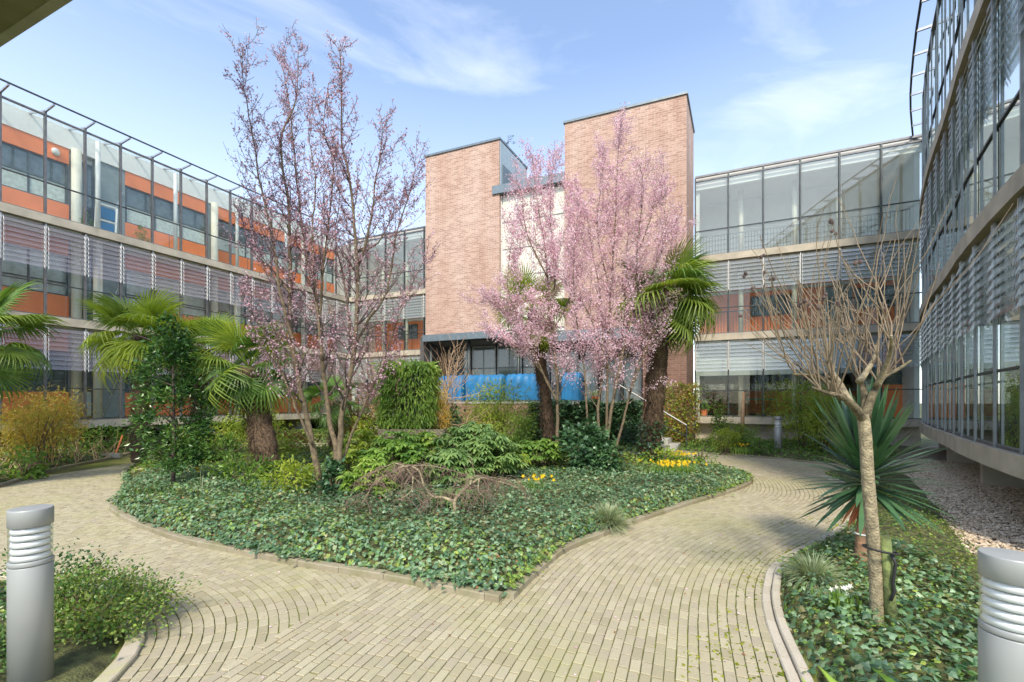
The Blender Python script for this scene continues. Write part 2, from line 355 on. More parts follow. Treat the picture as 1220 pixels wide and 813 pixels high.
def sample_poly(poly, n):
    lo, hi = poly.min(0), poly.max(0); out = []
    tot = 0
    while tot < n:
        q = rng.uniform(lo, hi, (n*2, 2)); q = q[inside(poly, q)]; out.append(q); tot += len(q)
    return np.concatenate(out)[:n]
def area(poly): x, y = poly[:, 0], poly[:, 1]; return abs(np.dot(x, np.roll(y, -1))-np.dot(y, np.roll(x, -1)))/2
# ------------------------------------------------------------------ ground, paving, kerbs
tip = [G(597.5, 716), G(608.6, 713)]
isl_l = [(-8.5, 13.2), (-9.3, 11.5), (-8.9, 10.0), (-7.5, 8.4), (-6.4, 7.1), G(135, 604), G(140.6, 612), G(166, 625.6), G(221, 645), G(281.6, 657.5), G(342, 669.6), G(403, 680), G(494, 695), G(597.5, 716)]
isl_r = [G(606, 714), G(634, 686.6), G(671, 657), G(715.6, 638.6), G(752, 624), G(819, 601.7), G(874, 585), G(894.5, 574), (4.95, 9.4), (4.7, 10.4), (4.0, 11.5), (2.5, 12.4), (0, 13.0), (-3, 13.8), (-6, 14.2), (-8.5, 13.2)]
ISL = np.concatenate([catmull(isl_l, 5, False), catmull(isl_r, 5, False)[:-1]])
rk = [(1.10, -.6), (1.22, .9), (1.42, 1.75), G(968, 813), G(935, 740), G(930, 700), G(945, 670), G(1013, 630), (5.5, 6.6), (6.3, 8.0), (6.75, 9.3)]
RK = catmull(rk, 8, False)
RBED = np.concatenate([RK, np.array([(7.3, 10.0), (8.4, 10.0), (8.5, 9.1), (7.6, 7.9), (6.3, 6.24), (5.33, 5.09), (4.89, 4.48), (4.2, 3.6), (3.4, 2.4), (2.8, .9), (2.6, -.6)])])
lk = [(-10.5, 4.9), (-7, 4.55), (-4.9, 3.98), (-3.6, 3.52), (-2.95, 3.2), (-2.55, 2.85), (-2.36, 2.45), (-2.28, 1.9), (-2.25, .9), (-2.2, -1)]
LK = catmull(lk, 8, False)
LBED = np.concatenate([LK, np.array([(-10.5, -1)])])
FL = catmull([(-8.6, 4.6), (-9.05, 6.5), (-9.57, 8.08), (-10.5, 9.8), (-11.05, 11.8), (-11.7, 13.5), (-12.2, 15.2)], 5, False)
FLBED = np.concatenate([FL, np.array([(-12.6, 16.5), (-14.2, 15.7), (-16.6, 11.2), (-18.6, 6.9), (-14, 4.0)])])
FR = catmull([(8.9, 10.4), (8.2, 10.5), (7.7, 11.4), (6.9, 12.4), (5.9, 13.25), (5.2, 13.7)], 5, False)
FRBED = np.concatenate([FR, np.array([(5.6, 15.2), (8.2, 17.9), (13.5, 15.6), (11.8, 13.2)])])
BACKBED = np.array([(-11.4, 18.6), (-8, 16.6), (-3, 15.8), (1, 14.8), (3.9, 13.6), (4.6, 14.3), (-2.7, 17.2), (-3.5, 19), (-9.5, 22.5), (-12.4, 20.2)])
GRAV = np.array([(1.9, -.6), (3.2, 2.4), (4.05, 3.6), (4.75, 4.48), (5.2, 5.09), (6.15, 6.24), (7.45, 7.9), (8.3, 9.1), (8.2, 9.9), (9.0, 10.5), (11.9, 13.1), (15.2, 15.6), (17, 12), (9, -.6)])
def sheet(name, poly, z, mat, step=None):
    mb = MB(); mb.face([(x, y, z) for x, y in poly]); o = mb.build(name, mat); tag(o, kind='structure'); return o
g = MB(); g.face([(-300, -300, -.06), (300, -300, -.06), (300, 300, -.06), (-300, 300, -.06)]); tag(g.build('ground', 'litter'), kind='structure')
sheet('path', [(-13.5, -1), (1.9, -1), (3.2, 2.0), (9.5, 10), (9.5, 16), (6, 19.2), (-10, 25), (-13.5, 19.5)], -.011, 'mortar')
sheet('gravel_bed', GRAV, -.006, 'gravel_base')

def offset_rows(guide, v0, v1, pitch, brick, side, keep, z, us=None):
    """every course follows the guide curve; each paver is a chamfered block of its own island"""
    t = np.gradient(guide, axis=0); t = norm(t); nrm = np.stack([-t[:, 1], t[:, 0]], 1)*side
    # densify
    V = []; Fc = []; nb = 0
    rows = int((v1-v0)/pitch)
    for r in range(rows):
        vm = v0+(r+.5)*pitch; c = guide+nrm*vm
        seg = np.linalg.norm(np.diff(c, axis=0), axis=1); s = np.concatenate([[0], np.cumsum(seg)])
        u = -random.random()*brick
        st = []
        while u < s[-1]:
            L = brick*random.uniform(.94, 1.05)*(1 if random.random() > .03 else .5); st.append((max(0, u), min(s[-1], u+L))); u += L
        st = np.array(st)
        g0 = .0050; hw = pitch/2-.0032
        um = st.mean(1)
        def at(uu, off):
            x = np.interp(uu, s, c[:, 0]); y = np.interp(uu, s, c[:, 1]); nx = np.interp(uu, s, nrm[:, 0]); ny = np.interp(uu, s, nrm[:, 1])
            return np.stack([x+nx*off, y+ny*off], 1)
        k = keep(at(um, 0)); st = st[k]
        if not len(st): continue
        a, b = st[:, 0]+g0, st[:, 1]-g0; n = len(st); jit = lambda: rng.normal(0, .0012, n)
        cor = [at(a+jit(), -hw+jit()), at(b+jit(), -hw+jit()), at(b+jit(), hw+jit()), at(a+jit(), hw+jit())]
        m = sum(cor)/4; tz = rng.normal(0, .0005, (n, 4))+rng.normal(0, .0009, (n, 1))+z
        ring0 = [np.concatenate([q, tz[:, i:i+1]-.016], 1) for i, q in enumerate(cor)]
        ring1 = [np.concatenate([q, tz[:, i:i+1]-.002], 1) for i, q in enumerate(cor)]
        ring2 = [np.concatenate([q+(m-q)/np.maximum(np.linalg.norm(m-q, axis=1, keepdims=True), 1e-6)*.0035, tz[:, i:i+1]], 1) for i, q in enumerate(cor)]
        W = np.stack(ring0+ring1+ring2, 1); V.append(W)
        nb += n
    V = np.concatenate(V)
    q = [(8, 9, 10, 11)]+[(4+i, 4+(i+1) % 4, 8+(i+1) % 4, 8+i) for i in range(4)]+[(i, (i+1) % 4, 4+(i+1) % 4, 4+i) for i in range(4)]
    Fc = np.array(q)[None]+(np.arange(len(V))*12)[:, None, None]
    if side < 0: Fc = Fc[:, :, ::-1]
    return V.reshape(-1, 3), Fc.reshape(-1, 4)
def dens(c, d=.04):
    s = np.concatenate([[0], np.cumsum(np.linalg.norm(np.diff(c, axis=0), axis=1))]); u = np.arange(0, s[-1], d)
    return np.stack([np.interp(u, s, c[:, 0]), np.interp(u, s, c[:, 1])], 1)
def smooth(c, k=9, it=3):
    for _ in range(it):
        p = np.concatenate([np.repeat(c[:1], k//2, 0), c, np.repeat(c[-1:], k//2, 0)])
        c = np.stack([np.convolve(p[:, i], np.ones(k)/k, 'valid') for i in (0, 1)], 1)
    return c
RKs = smooth(dens(RK), 15, 4); LKs = smooth(dens(LK), 9, 3)
PITCH, BL = .0655, .128
t = norm(np.gradient(RKs, axis=0)); RN = np.stack([-t[:, 1], t[:, 0]], 1)
VMAX = 3.32
RZONE = np.concatenate([RKs, (RKs+RN*(VMAX))[::-1]])
def keep_r(p): return ~(inside(ISL, p) & (edist(ISL, p) > .05))
V, Fc = offset_rows(RKs, .13, VMAX, PITCH, BL, 1, keep_r, 0)
tag(np_mesh('path_paving', V, Fc, 'paver'), kind='structure')
# stop the right hand courses where the path turns; the left field fills everything else
def keep_l(p):
    k = ~(inside(ISL, p) & (edist(ISL, p) > .05)); k &= ~(inside(RZONE, p) & (edist(RZONE, p) > .075)); k &= ~inside(RBED, p); k &= ~inside(FLBED, p); k &= ~inside(FRBED, p); k &= ~inside(GRAV, p)
    k &= (p[:, 1] > .9) & (p[:, 1] < 19) & (np.abs(p[:, 0]) < p[:, 1]*1.35+1.2) & (p[:, 0] < 9) & ~(inside(BACKBED, p)); return k
V, Fc = offset_rows(LKs, .11, 19, PITCH, BL, 1, keep_l, -.003)
tag(np_mesh('path_paving', V, Fc, 'paver'), kind='structure')

def kerb(curve, w0, w1, z0, z1, L, mat, name='kerb', side=1, gap=.005):
    c = dens(curve, .02); c = c if len(c) > 3 else curve
    t = norm(np.gradient(c, axis=0)); n = np.stack([-t[:, 1], t[:, 0]], 1)*side
    s = np.concatenate([[0], np.cumsum(np.linalg.norm(np.diff(c, axis=0), axis=1))]); mb = MB(); u = 0
    while u < s[-1]-.05:
        l = L*random.uniform(.97, 1.03); a, b = u+gap/2, min(u+l-gap/2, s[-1])
        k = max(2, int((b-a)/.12)+1); us = np.linspace(a, b, k); hz = z1+random.uniform(-.003, .003); rings = []
        for uu in us:
            x, y = np.interp(uu, s, c[:, 0]), np.interp(uu, s, c[:, 1]); nx, ny = np.interp(uu, s, n[:, 0]), np.interp(uu, s, n[:, 1])
            i = len(mb.v); ch = .008
            for off, z in ((w0, z0), (w1, z0), (w1, hz-ch), (w1-ch if w1 > w0 else w1+ch, hz), (w0+ch if w1 > w0 else w0-ch, hz), (w0, hz-ch)):
                mb.v.append((x+nx*off, y+ny*off, z))
            rings.append(i)
        for q in range(len(rings)-1):
            for j in range(6): mb.f.append((rings[q]+j, rings[q]+(j+1) % 6, rings[q+1]+(j+1) % 6, rings[q+1]+j))
        mb.f.append(tuple(rings[0]+j for j in range(6))); mb.f.append(tuple(rings[-1]+j for j in range(6)))
        u += l
    return tag(mb.build(name, mat), kind='structure')
il = catmull(isl_l, 5, False); ir = catmull(isl_r, 5, False)
kerb(il, -.045, .045, -.05, .055, .5, 'kerb'); kerb(ir, -.045, .045, -.05, .055, .5, 'kerb')
kerb(RK, .0, .06, -.05, .035, .16, 'kerb_light'); kerb(RK, .063, .128, -.05, .012, .16, 'kerb_light')
kerb(LK, .0, .1, -.05, .03, .2, 'kerb_light'); kerb(FL, -.05, .05, -.05, .06, .5, 'kerb'); kerb(FR, -.05, .05, -.05, .04, .5, 'kerb')

def bed_height(poly, p, edge=.06, top=.22, k=.22):
    d = edist(poly, p); x, y = p[:, 0], p[:, 1]
    return edge+(top-edge)*(1-np.exp(-d/k))+.05*np.sin(x*2.3+y)*np.sin(y*3.1-x)*np.minimum(d*3, 1)+.02*np.sin(x*7.1)*np.sin(y*6.3)*np.minimum(d*3, 1)
def soil(name, poly, z0, top, mat='litter', k=.22):
    """soil mound: rings shrinking to a centre line"""
    gx = np.arange(poly[:, 0].min(), poly[:, 0].max()+.2, .16); gy = np.arange(poly[:, 1].min(), poly[:, 1].max()+.2, .16)
    X, Y = np.meshgrid(gx, gy); p = np.stack([X.ravel(), Y.ravel()], 1); ins = inside(poly, p)
    h = np.where(ins, bed_height(poly, p, z0, top, k)-.05, -.05)
    # pull grid corners just outside back to the outline
    idx = np.arange(len(p)).reshape(X.shape); q = np.stack([idx[:-1, :-1], idx[:-1, 1:], idx[1:, 1:], idx[1:, :-1]], -1).reshape(-1, 4)
    cnt = ins[q].sum(1); q = q[cnt >= 1]
    out = ~ins; near = np.zeros(len(p), bool); near[np.unique(q)] = True; fix = np.where(out & near)[0]
    PP = dens(np.concatenate([poly, poly[:1]]), .03)
    for i in fix:
        j = np.argmin(((PP-p[i])**2).sum(1)); p[i] = PP[j]; h[i] = -.03
    return tag(np_mesh(name, np.concatenate([p, h[:, None]], 1), q, mat, None, True), kind='structure')
soil('bed_soil', ISL, .05, .20); soil('bed_soil', RBED, .03, .12); soil('bed_soil', LBED, .03, .16); soil('bed_soil', FLBED, .05, .2); soil('bed_soil', FRBED, .04, .15); soil('bed_soil', BACKBED, .03, .2)

def ground_ivy(name, poly, region, n, size, mat, top, tpl=IVY, lift=.05, edge=.06, k=.22, vis=None, wfac=1.0):
    q = sample_poly(np.array(region) if region is not None else poly, n)
    q = q[inside(poly, q)]
    if vis is not None: q = q[vis(q)]
    n = len(q); h = bed_height(poly, q, edge, top, k)
    p = np.concatenate([q, (h+rng.uniform(-.07, lift, n))[:, None]], 1)
    a = rng.uniform(0, 2*np.pi, n); d = np.stack([np.cos(a), np.sin(a), rng.normal(-.15, .3, n)], 1)
    # surface tilts outward at the edges
    e = 1e-2; d0 = edist(poly, q); gx = (edist(poly, q+[e, 0])-d0)/e; gy = (edist(poly, q+[0, e])-d0)/e; w = np.exp(-d0/.18)[:, None]
    up = norm(np.array([0, 0, 1.])+np.stack([-gx, -gy, 0*gx], 1)*w*1.6+rng.normal(0, .38, (n, 3)))
    d = norm(d-up*(d*up).sum(1, keepdims=True)+np.array([0, 0, -.15]))
    s = size*rng.uniform(.6, 1.35, n)
    return tag(scatter(name, tpl, p, d, up, s, s*wfac*rng.uniform(.85, 1.1, n), mat), kind='stuff')
front = [(-6.5, 3), (5.2, 3), (5.2, 9.2), (-7.5, 9.2)]
ground_ivy('ivy_ground_cover', ISL, front, 62000, .041, 'ivy', .22, lift=.07)
ground_ivy('ivy_ground_cover', ISL, [(-6.5, 3), (1.5, 3), (5, 8.5), (5, 9), (1.5, 6), (0, 4.6), (-6.5, 7.5)], 9000, .042, 'ivy_bright', .21)
ground_ivy('ivy_ground_cover', ISL, [(-9.4, 8.8), (5, 8.8), (5, 14.3), (-9.4, 14.3)], 11000, .085, 'ivy_bright', .25, LEAF, wfac=.7)
ground_ivy('ivy_ground_cover', RBED, [(1, .8), (5.5, .8), (7, 10), (4, 10)], 26000, .034, 'ivy_bright', .13, LEAF, .03, .03, wfac=.8)
ground_ivy('ivy_ground_cover', RBED, [(1, .8), (3.3, .8), (4.3, 5.6), (1.5, 5.0)], 9000, .042, 'ivy', .15, IVY, .04, .03, .15)
ground_ivy('ivy_ground_cover', FLBED, None, 9000, .10, 'ivy_bright', .24, LEAF, wfac=.7)
ground_ivy('ivy_ground_cover', FRBED, None, 5000, .09, 'green', .16, LEAF, wfac=.6)
ground_ivy('ivy_ground_cover', BACKBED, None, 7000, .13, 'ivy_bright', .2, LEAF, wfac=.7)
# ivy runners spilling over the kerbs, fallen petals and bits on the paving
def spill(curve, side, n, mat, size, z=.07):
    c = dens(curve, .02); t_ = norm(np.gradient(c, axis=0)); nn = np.stack([-t_[:, 1], t_[:, 0]], 1)*side
    w = np.maximum(0, np.sin(np.arange(len(c))*.055)+np.sin(np.arange(len(c))*.021+1)+.35)+.05; i = rng.choice(len(c), n, p=w/w.sum()); off = -.06+np.abs(rng.normal(0, .055, n)); p = c[i]+nn[i]*off[:, None]
    P_ = np.concatenate([p, (z+.03-np.maximum(0, off)*.35+rng.uniform(-.01, .03, n))[:, None]], 1); d = np.concatenate([nn[i]+rng.normal(0, .6, (n, 2)), rng.uniform(-.6, .1, (n, 1))], 1)
    s = size*rng.uniform(.6, 1.3, n); return tag(scatter('ivy_ground_cover', IVY, P_, d, np.tile([0, 0, 1.], (n, 1))+rng.normal(0, .3, (n, 3)), s, s, mat), kind='stuff')
spill(il, -1, 1500, 'ivy', .042); spill(ir, -1, 1300, 'ivy_bright', .042); spill(RK, 1, 700, 'ivy_bright', .036, .03); spill(LK, 1, 260, 'ivy_bright', .03, .03)
n = 1500; q = rng.uniform([-9, 2.2], [8, 11.5], (n, 2)); q = q[~inside(ISL, q) & ~inside(RBED, q) & ~inside(LBED, q) & ~inside(FLBED, q) & ~inside(GRAV, q)]; n = len(q)
s = rng.uniform(.008, .02, n)
tag(scatter('fallen_petals', QUADF, np.concatenate([q, np.full((n, 1), .006)], 1), rdir(n, -.05, .05), np.tile([0, 0, 1.], (n, 1))+rng.normal(0, .15, (n, 3)), s, s, 'blossom'), kind='stuff')
n = 700; q = rng.uniform([-9, 2.2], [8, 11.5], (n, 2)); q = q[~inside(ISL, q) & ~inside(RBED, q) & ~inside(LBED, q) & ~inside(FLBED, q) & ~inside(GRAV, q)]; n = len(q)
s = rng.uniform(.01, .03, n); tag(scatter('leaf_litter', LEAF, np.concatenate([q, np.full((n, 1), .008)], 1), rdir(n, -.05, .05), np.tile([0, 0, 1.], (n, 1))+rng.normal(0, .15, (n, 3)), s, s*.6, 'dead_leaf'), kind='stuff')
# moss cushions in the joints beside the right kerb
i = rng.integers(40, 190, 3200); i = np.minimum(i, len(RKs)-1); off = .13+PITCH*rng.integers(0, 9, 3200)*(rng.random(3200)**1.2).round(0)+rng.normal(0, .006, 3200); cl = (np.sin(i*.11)+np.sin(i*.05+off*9)+rng.normal(0, .4, 3200)) > .05; i, off = i[cl], off[cl]
p = RKs[i]+RN[i]*off[:, None]+rng.normal(0, .012, (len(i), 2)); n = len(p); s = rng.uniform(.014, .032, n)
M['moss'] = leafy('moss', [(.20, .22, .02), (.30, .33, .03), (.13, .16, .02)], .9, .2, .1)
tag(scatter('moss', LEAF, np.concatenate([p, np.full((n, 1), .001)], 1), rdir(n, -.1, .3), np.tile([0, 0, 1.], (n, 1))+rng.normal(0, .3, (n, 3)), s, s, 'moss'), kind='stuff')
n = 1400; q = sample_poly(ISL, n); q = q[q[:, 1] < 9]; n = len(q); s = rng.uniform(.03, .055, n)
tag(scatter('leaf_litter', LEAF, np.concatenate([q, (bed_height(ISL, q)+rng.uniform(-.02, .03, n))[:, None]], 1), rdir(n, -.3, .3), np.tile([0, 0, 1.], (n, 1))+rng.normal(0, .4, (n, 3)), s, s*.5, 'dead_leaf'), kind='stuff')
# gravel
def pebbles(n, poly):
    q = sample_poly(poly, n); q = q[(q[:, 1] > 2) & (edist(RK, q, False) > .5)]; n = len(q)
    tv = np.array([(1, 0, 0), (0, 1, 0), (-1, 0, 0), (0, -1, 0), (0, 0, .8), (.7, .7, .35), (-.7, .7, .4), (-.7, -.7, .35), (.7, -.7, .4)])
    tf = np.array([(0, 5, 4), (5, 1, 4), (1, 6, 4), (6, 2, 4), (2, 7, 4), (7, 3, 4), (3, 8, 4), (8, 0, 4)])
    s = rng.uniform(.012, .03, n); a = rng.uniform(0, 6.28, n); ca, sa = np.cos(a), np.sin(a)
    sc = rng.uniform(.6, 1.1, (n, 3)); W = tv[None]*sc[:, None]*s[:, None, None]
    X = W[..., 0]*ca[:, None]-W[..., 1]*sa[:, None]; Y = W[..., 0]*sa[:, None]+W[..., 1]*ca[:, None]
    V = np.stack([X+q[:, :1], Y+q[:, 1:], W[..., 2]+rng.uniform(-.004, .012, n)[:, None]], -1)
    return tag(np_mesh('gravel', V, (tf[None]+(np.arange(n)*9)[:, None, None]).reshape(-1, 3), 'gravel'), kind='stuff')
pebbles(30000, np.array([(3.2, 2.4), (4.05, 3.6), (4.75, 4.48), (5.2, 5.09), (6.15, 6.24), (7.45, 7.9), (8.3, 9.1), (8.2, 9.9), (9.0, 10.5), (11, 12), (12, 10.6), (8, 4.5), (6, 2.4)]))

# ------------------------------------------------------------------ facades
LV = [.94, 4.40, 7.71, 10.97]
def poly_normals(pts, side):
    p = np.array(pts, float); t = norm(np.gradient(p, axis=0)); return np.stack([-t[:, 1], t[:, 0]], 1)*side
def ribbon(name, pts, nr, n0, n1, z0, z1, mat, parent, uv=False):
    """solid band that follows the facade line, from inner offset n0 to outer offset n1"""
    mb = MB(); R = []
    for p, n in zip(pts, nr):
        i = len(mb.v); R.append(i)
        for o, z in ((n0, z0), (n1, z0), (n1, z1), (n0, z1)): mb.v.append((p[0]+n[0]*o, p[1]+n[1]*o, z))
    for a, b in zip(R[:-1], R[1:]):
        for j in range(4): mb.f.append((a+j, a+(j+1) % 4, b+(j+1) % 4, b+j))
    mb.f.append(tuple(R[0]+j for j in range(4))[::-1]); mb.f.append(tuple(R[-1]+j for j in range(4)))
    return mb.build(name, mat, parent)
def facade(root, pts, side, depth=3.0, louvre_levels=(0, 1), glass=('glass', 'glass', 'glass'), louvre='louvre', ladder=True, mull='steel', nlou=9, lou_h=1.4, ztop=11.12, brackets_every=1, roofglass=True, teeth='white', over=.70, md=.11, mw=.056, lou_out=.085, tooth=.10):
    nr = poly_normals(pts, side); P3 = lambda i, n, z: Vector((pts[i][0]+nr[i][0]*n, pts[i][1]+nr[i][1]*n, z)); K = len(pts)
    for z in LV[:3]:
        ribbon('floor_slab', pts, nr, -depth, .10, z-.27, z, 'concrete', root)
        ribbon('ceiling', pts, nr, -depth, -.12, z-.30, z-.275, 'ceiling', root)
    for i in range(K):
        m = MB(); a = Vector((*nr[i], 0)); tdir = Vector((nr[i][1], -nr[i][0], 0))
        m.para(P3(i, .04-md, LV[0]-.1)-tdir*mw/2, tdir*mw, a*md, (0, 0, ztop-LV[0]+.1)); m.build('mullion', mull, root)
    tops = [LV[1]-.29, LV[2]-.29, ztop-.1]
    for l in range(3):
        z0, z1 = LV[l]+.015, tops[l]
        ribbon('glazing_bar', pts, nr, -.045, .01, z0+1.05, z0+1.085, 'steel_dark', root)
        ribbon('glazing_bar', pts, nr, -.05, .02, z0-.01, z0+.03, 'steel', root)
        for i in range(K-1):
            a, b = P3(i, -.02, z0), P3(i+1, -.02, z0); d = (b-a).normalized()*.032
            m = MB(); n3 = Vector((*(nr[i]+nr[i+1])/2, 0)); m.para(a+d, (b-a)-2*d, n3*.008, (0, 0, z1-z0)); m.build('glass_pane', glass[l], root)
        if l in louvre_levels:
            top = z1-.02
            for i in range(K-1):
                m = MB(); a, b = P3(i, .03, 0), P3(i+1, .03, 0); d = (b-a).normalized()*.045; n3 = Vector((*nr[i], 0))
                for k in range(nlou):
                    z = top-.06-k*lou_h/nlou
                    m.para(a+d+Vector((0, 0, z)), (b-a)-2*d, n3*lou_out+Vector((0, 0, -lou_h/nlou*.93)), n3*.006+Vector((0, 0, .004)))
                m.build('louvre_bank', louvre, root)
            for i in range(K):
                m = MB(); td = Vector((nr[i][1], -nr[i][0], 0)); n3 = Vector((*nr[i], 0))
                for k in range(nlou):
                    z = top-.06-k*lou_h/nlou
                    for sgn in (-1, 1):
                        m.para(P3(i, .042, z+.01)+td*(sgn*.045-.004), td*.008, n3*tooth+Vector((0, 0, -.15)), Vector((0, 0, -.045)))
                m.para(P3(i, .04, top-lou_h)-td*.012, td*.024, n3*.02, (0, 0, lou_h)); m.build('louvre_bracket', teeth, root)
    ribbon('roof_rail', pts, nr, -.04, .03, ztop-.16, ztop-.11, 'steel', root)
    if ladder:
        ribbon('roof_rail', pts, nr, over-.02, over+.03, ztop+.02, ztop+.06, 'steel_dark', root)
        for i in range(0, K):
            m = MB(); m.bar(P3(i, -.02, ztop-.02), P3(i, over, ztop+.0), .045, .06); m.bar(P3(i, -1.3, ztop+.3), P3(i, .1, ztop-.02), .035, .05); m.build('roof_bracket', 'steel_light', root)
    if roofglass:
        mb = MB()
        for i in range(K-1):
            a, b, c, d = P3(i, 0, ztop-.10), P3(i+1, 0, ztop-.10), P3(i+1, -1.35, ztop+.33), P3(i, -1.35, ztop+.33); e = (b-a).normalized()*.02
            mb.para(a+e, (b-a)-2*e, d-a, (0, 0, .012))
        mb.build('canopy_glass', 'roof_glass', root)
    return nr, P3

def window(root, o, d, nrm, w, z0, z1, panes=2, split=.42, curtain=True, rail=True, dark='pane'):
    """framed strip window: o = left corner on wall, d along, nrm outward"""
    o = Vector((o[0], o[1], 0)); d = Vector((*d, 0)); n = Vector((*nrm, 0)); f = MB(); fw = .055
    z = Vector((0, 0, 1)); hh = z1-z0
    f.para(o+z*z0, d*w, n*.06, z*fw); f.para(o+z*(z1-fw), d*w, n*.06, z*fw)
    zs = z0+hh*split
    f.para(o+z*zs+d*fw, d*(w-2*fw), n*.055, z*.05)
    for k in range(panes+1):
        x = k*(w-fw)/panes; f.para(o+z*(z0+fw)+d*x, d*fw, n*(.06 if k in (0, panes) else .05), z*(hh-2*fw))
    fr = f.build('window', 'frame', root)
    p = MB(); p.para(o+z*(z0+fw)+d*fw+n*.004, d*(w-2*fw), n*.016, z*(hh-2*fw)); p.build('pane', dark, fr)
    if curtain:
        c = MB(); c.para(o+z*(z0+fw+.01)+d*(fw+.02)+n*.022, d*(w-2*fw-.04), n*.006, z*(hh*split-fw-.02)); c.build('curtain', 'curtain', fr)
    return fr

# ---- left building
d = np.array([.442, .897]); nL = np.array([.897, -.442]); P0 = np.array([-15.75, 13.3])
pts = [tuple(P0+d*.986*k) for k in range(-4, 15)]
L = thing('office_building', (-17, 16, 0), 'three storey glass fronted building with orange window panels along the left side', 'building')
nr, P3 = facade(L, pts, -1, depth=4.0)
Q = lambda t, n: P0+d*t+nL*n
def wallbox(root, name, t0, t1, n0, n1, z0, z1, mat, Q=Q, d=d, nn=nL):
    m = MB(); o = Q(t0, n0); m.para((o[0], o[1], z0), (d[0]*(t1-t0), d[1]*(t1-t0), 0), (nn[0]*(n1-n0), nn[1]*(n1-n0), 0), (0, 0, z1-z0)); return m.build(name, mat, root)
secs = [(-3.9, 1.98, 'o'), (1.98, 3.62, 'g'), (3.62, 6.65, 'o'), (6.65, 7.0, 'c'), (7.0, 11.3, 'o'), (11.3, 13.8, 'o')]
for l in range(3):
    z0 = LV[l]; zt = (LV[l+1]-.3) if l < 2 else 10.72
    wallbox(L, 'back_wall', -3.9, 13.8, -1.72, -1.5, z0, zt, 'white_panel')
    for t0, t1, ty in secs:
        if ty == 'o':
            wallbox(L, 'orange_panel', t0, t1, -1.5, -1.3, z0+.04, z0+.98, 'orange')
            wallbox(L, 'orange_panel', t0, t1, -1.5, -1.3, z0+2.45, zt, 'orange')
            k = max(1, round((t1-t0)/3.0)); w = (t1-t0)/k
            for j in range(k):
                window(L, Q(t0+j*w+.01, -1.42), d, nL, w-.02, z0+.98, z0+2.45, panes=3, split=.47 if l == 2 else .3, curtain=(l == 2), dark='pane' if l != 1 else 'pane_pale')
            for j in range(1, int((t1-t0)/1.5)):
                wallbox(L, 'panel_joint', t0+j*1.5, t0+j*1.5+.015, -1.3, -1.296, z0+.04, z0+.98, 'frame')
        elif ty == 'g':
            window(L, Q(t0+.1, -1.42), d, nL, .62, z0+.05, z0+2.75, panes=1, split=.36, curtain=(l == 0))
            wallbox(L, 'grey_panel', t0+.72, t1, -1.5, -1.32, z0+.04, zt, 'grey_panel')
            m = MB(); o = Q(t0+.95, -1.30); m.bar((o[0], o[1], z0+.1), (o[0]+d[0]*.6, o[1]+d[1]*.6, z0+2.1), .04); m.build('handrail', 'steel_light', L)
        else:
            wallbox(L, 'grey_panel', t0, t1, -1.5, -1.32, z0+.04, zt, 'grey_panel')
wallbox(L, 'roof_fascia', -3.9, 13.8, -1.6, -1.27, 10.72, 11.43, 'bright_white')
wallbox(L, 'roof', -3.9, 13.8, -9, -1.6, 11.0, 11.2, 'concrete_grey')
for t in (-2.6, 2.1, 6.82, 11.5):
    m = MB(); o = Q(t, -1.05); m.lathe((o[0], o[1], LV[0]), [(.14, 0), (.14, 9.75)], 16); m.build('column', 'column', L, True)
for t in (-2.5, -.01, 2.46, 4.93, 7.45, 9.95, 12.4):
    m = MB(); o = Q(t, -.4); m.lathe((o[0], o[1], LV[2]), [(.07, 0), (.07, 3.3)], 12); m.build('column', 'white', L, True)
for t in (-2.5, 2.46, 7.45, 12.4):
    m = MB(); o = Q(t, -.4); m.lathe((o[0], o[1], LV[0]), [(.13, 0), (.13, 6.7)], 14); m.build('column', 'column', L, True)
o = Q(1.62, -1.25)
m = MB(); m.sphere((o[0], o[1], 10.42), .16, 16, (.6, .8, .85)); m.build('wall_lamp', 'white', L, True)
wallbox(L, 'base_wall', -4, 13.9, -2.6, -2.4, -.05, .66, 'dark')
for t in np.arange(-3.5, 13.5, 2.4): wallbox(L, 'base_wall', t, t+.2, -2.4, -.25, -.05, .66, 'concrete_grey')
wallbox(L, 'side_wall', 13.85, 14.0, -3.4, .35, .5, 10.95, 'inner_wall')
wallbox(L, 'side_wall', -4.0, -3.93, -9, .0, .5, 11.1, 'concrete_grey')
lou = thing('folding_lounger', (*Q(2.75, -.95), LV[2]), 'folded white lounger with blue cushions leaning upright on the top left gallery', 'lounger')
m = MB(); o = Vector((*Q(2.5, -.75), LV[2]+.02)); D = Vector((*d, 0)); NN = Vector((*nL, 0)); tilt = Vector((-NN.x*.2, -NN.y*.2, 1.25))+D*.12
for a, b in (((0, 0), (0, 1)), ((.6, 0), (.6, 1)), ((0, 1), (.6, 1)), ((0, .5), (.6, .5)), ((0, .03), (.6, .03))): m.bar(o+D*a[0]+tilt*a[1], o+D*b[0]+tilt*b[1], .06)
m.build('frame', 'white', lou)
for s in (.08, .56):
    m = MB(); m.para(o+D*.06+tilt*s-NN*.02, D*.48, NN*.05, tilt*.36); m.build('cushion', 'blue', lou)
for (t, l, s) in ((2.35, 2, .35), (4.05, 2, .45)):
    o = Q(t, -.9); r = thing('potted_shrub', (*o, LV[l]), 'small potted conifer on the top left gallery '+('beside the round column' if t < 3 else 'before the second orange panel'), 'plant')
    m = MB(); m.lathe((*o, LV[l]), [(.1, 0), (.14, .2), (.12, .2)], 12); m.build('pot', 'terracotta', r)
    p, q = blob((*o, LV[l]+.2+s*.7), (s*.45, s*.45, s*.8), 400, 10); leaves('foliage', p, q, .07, .02, 'bamboo', r, LONG)

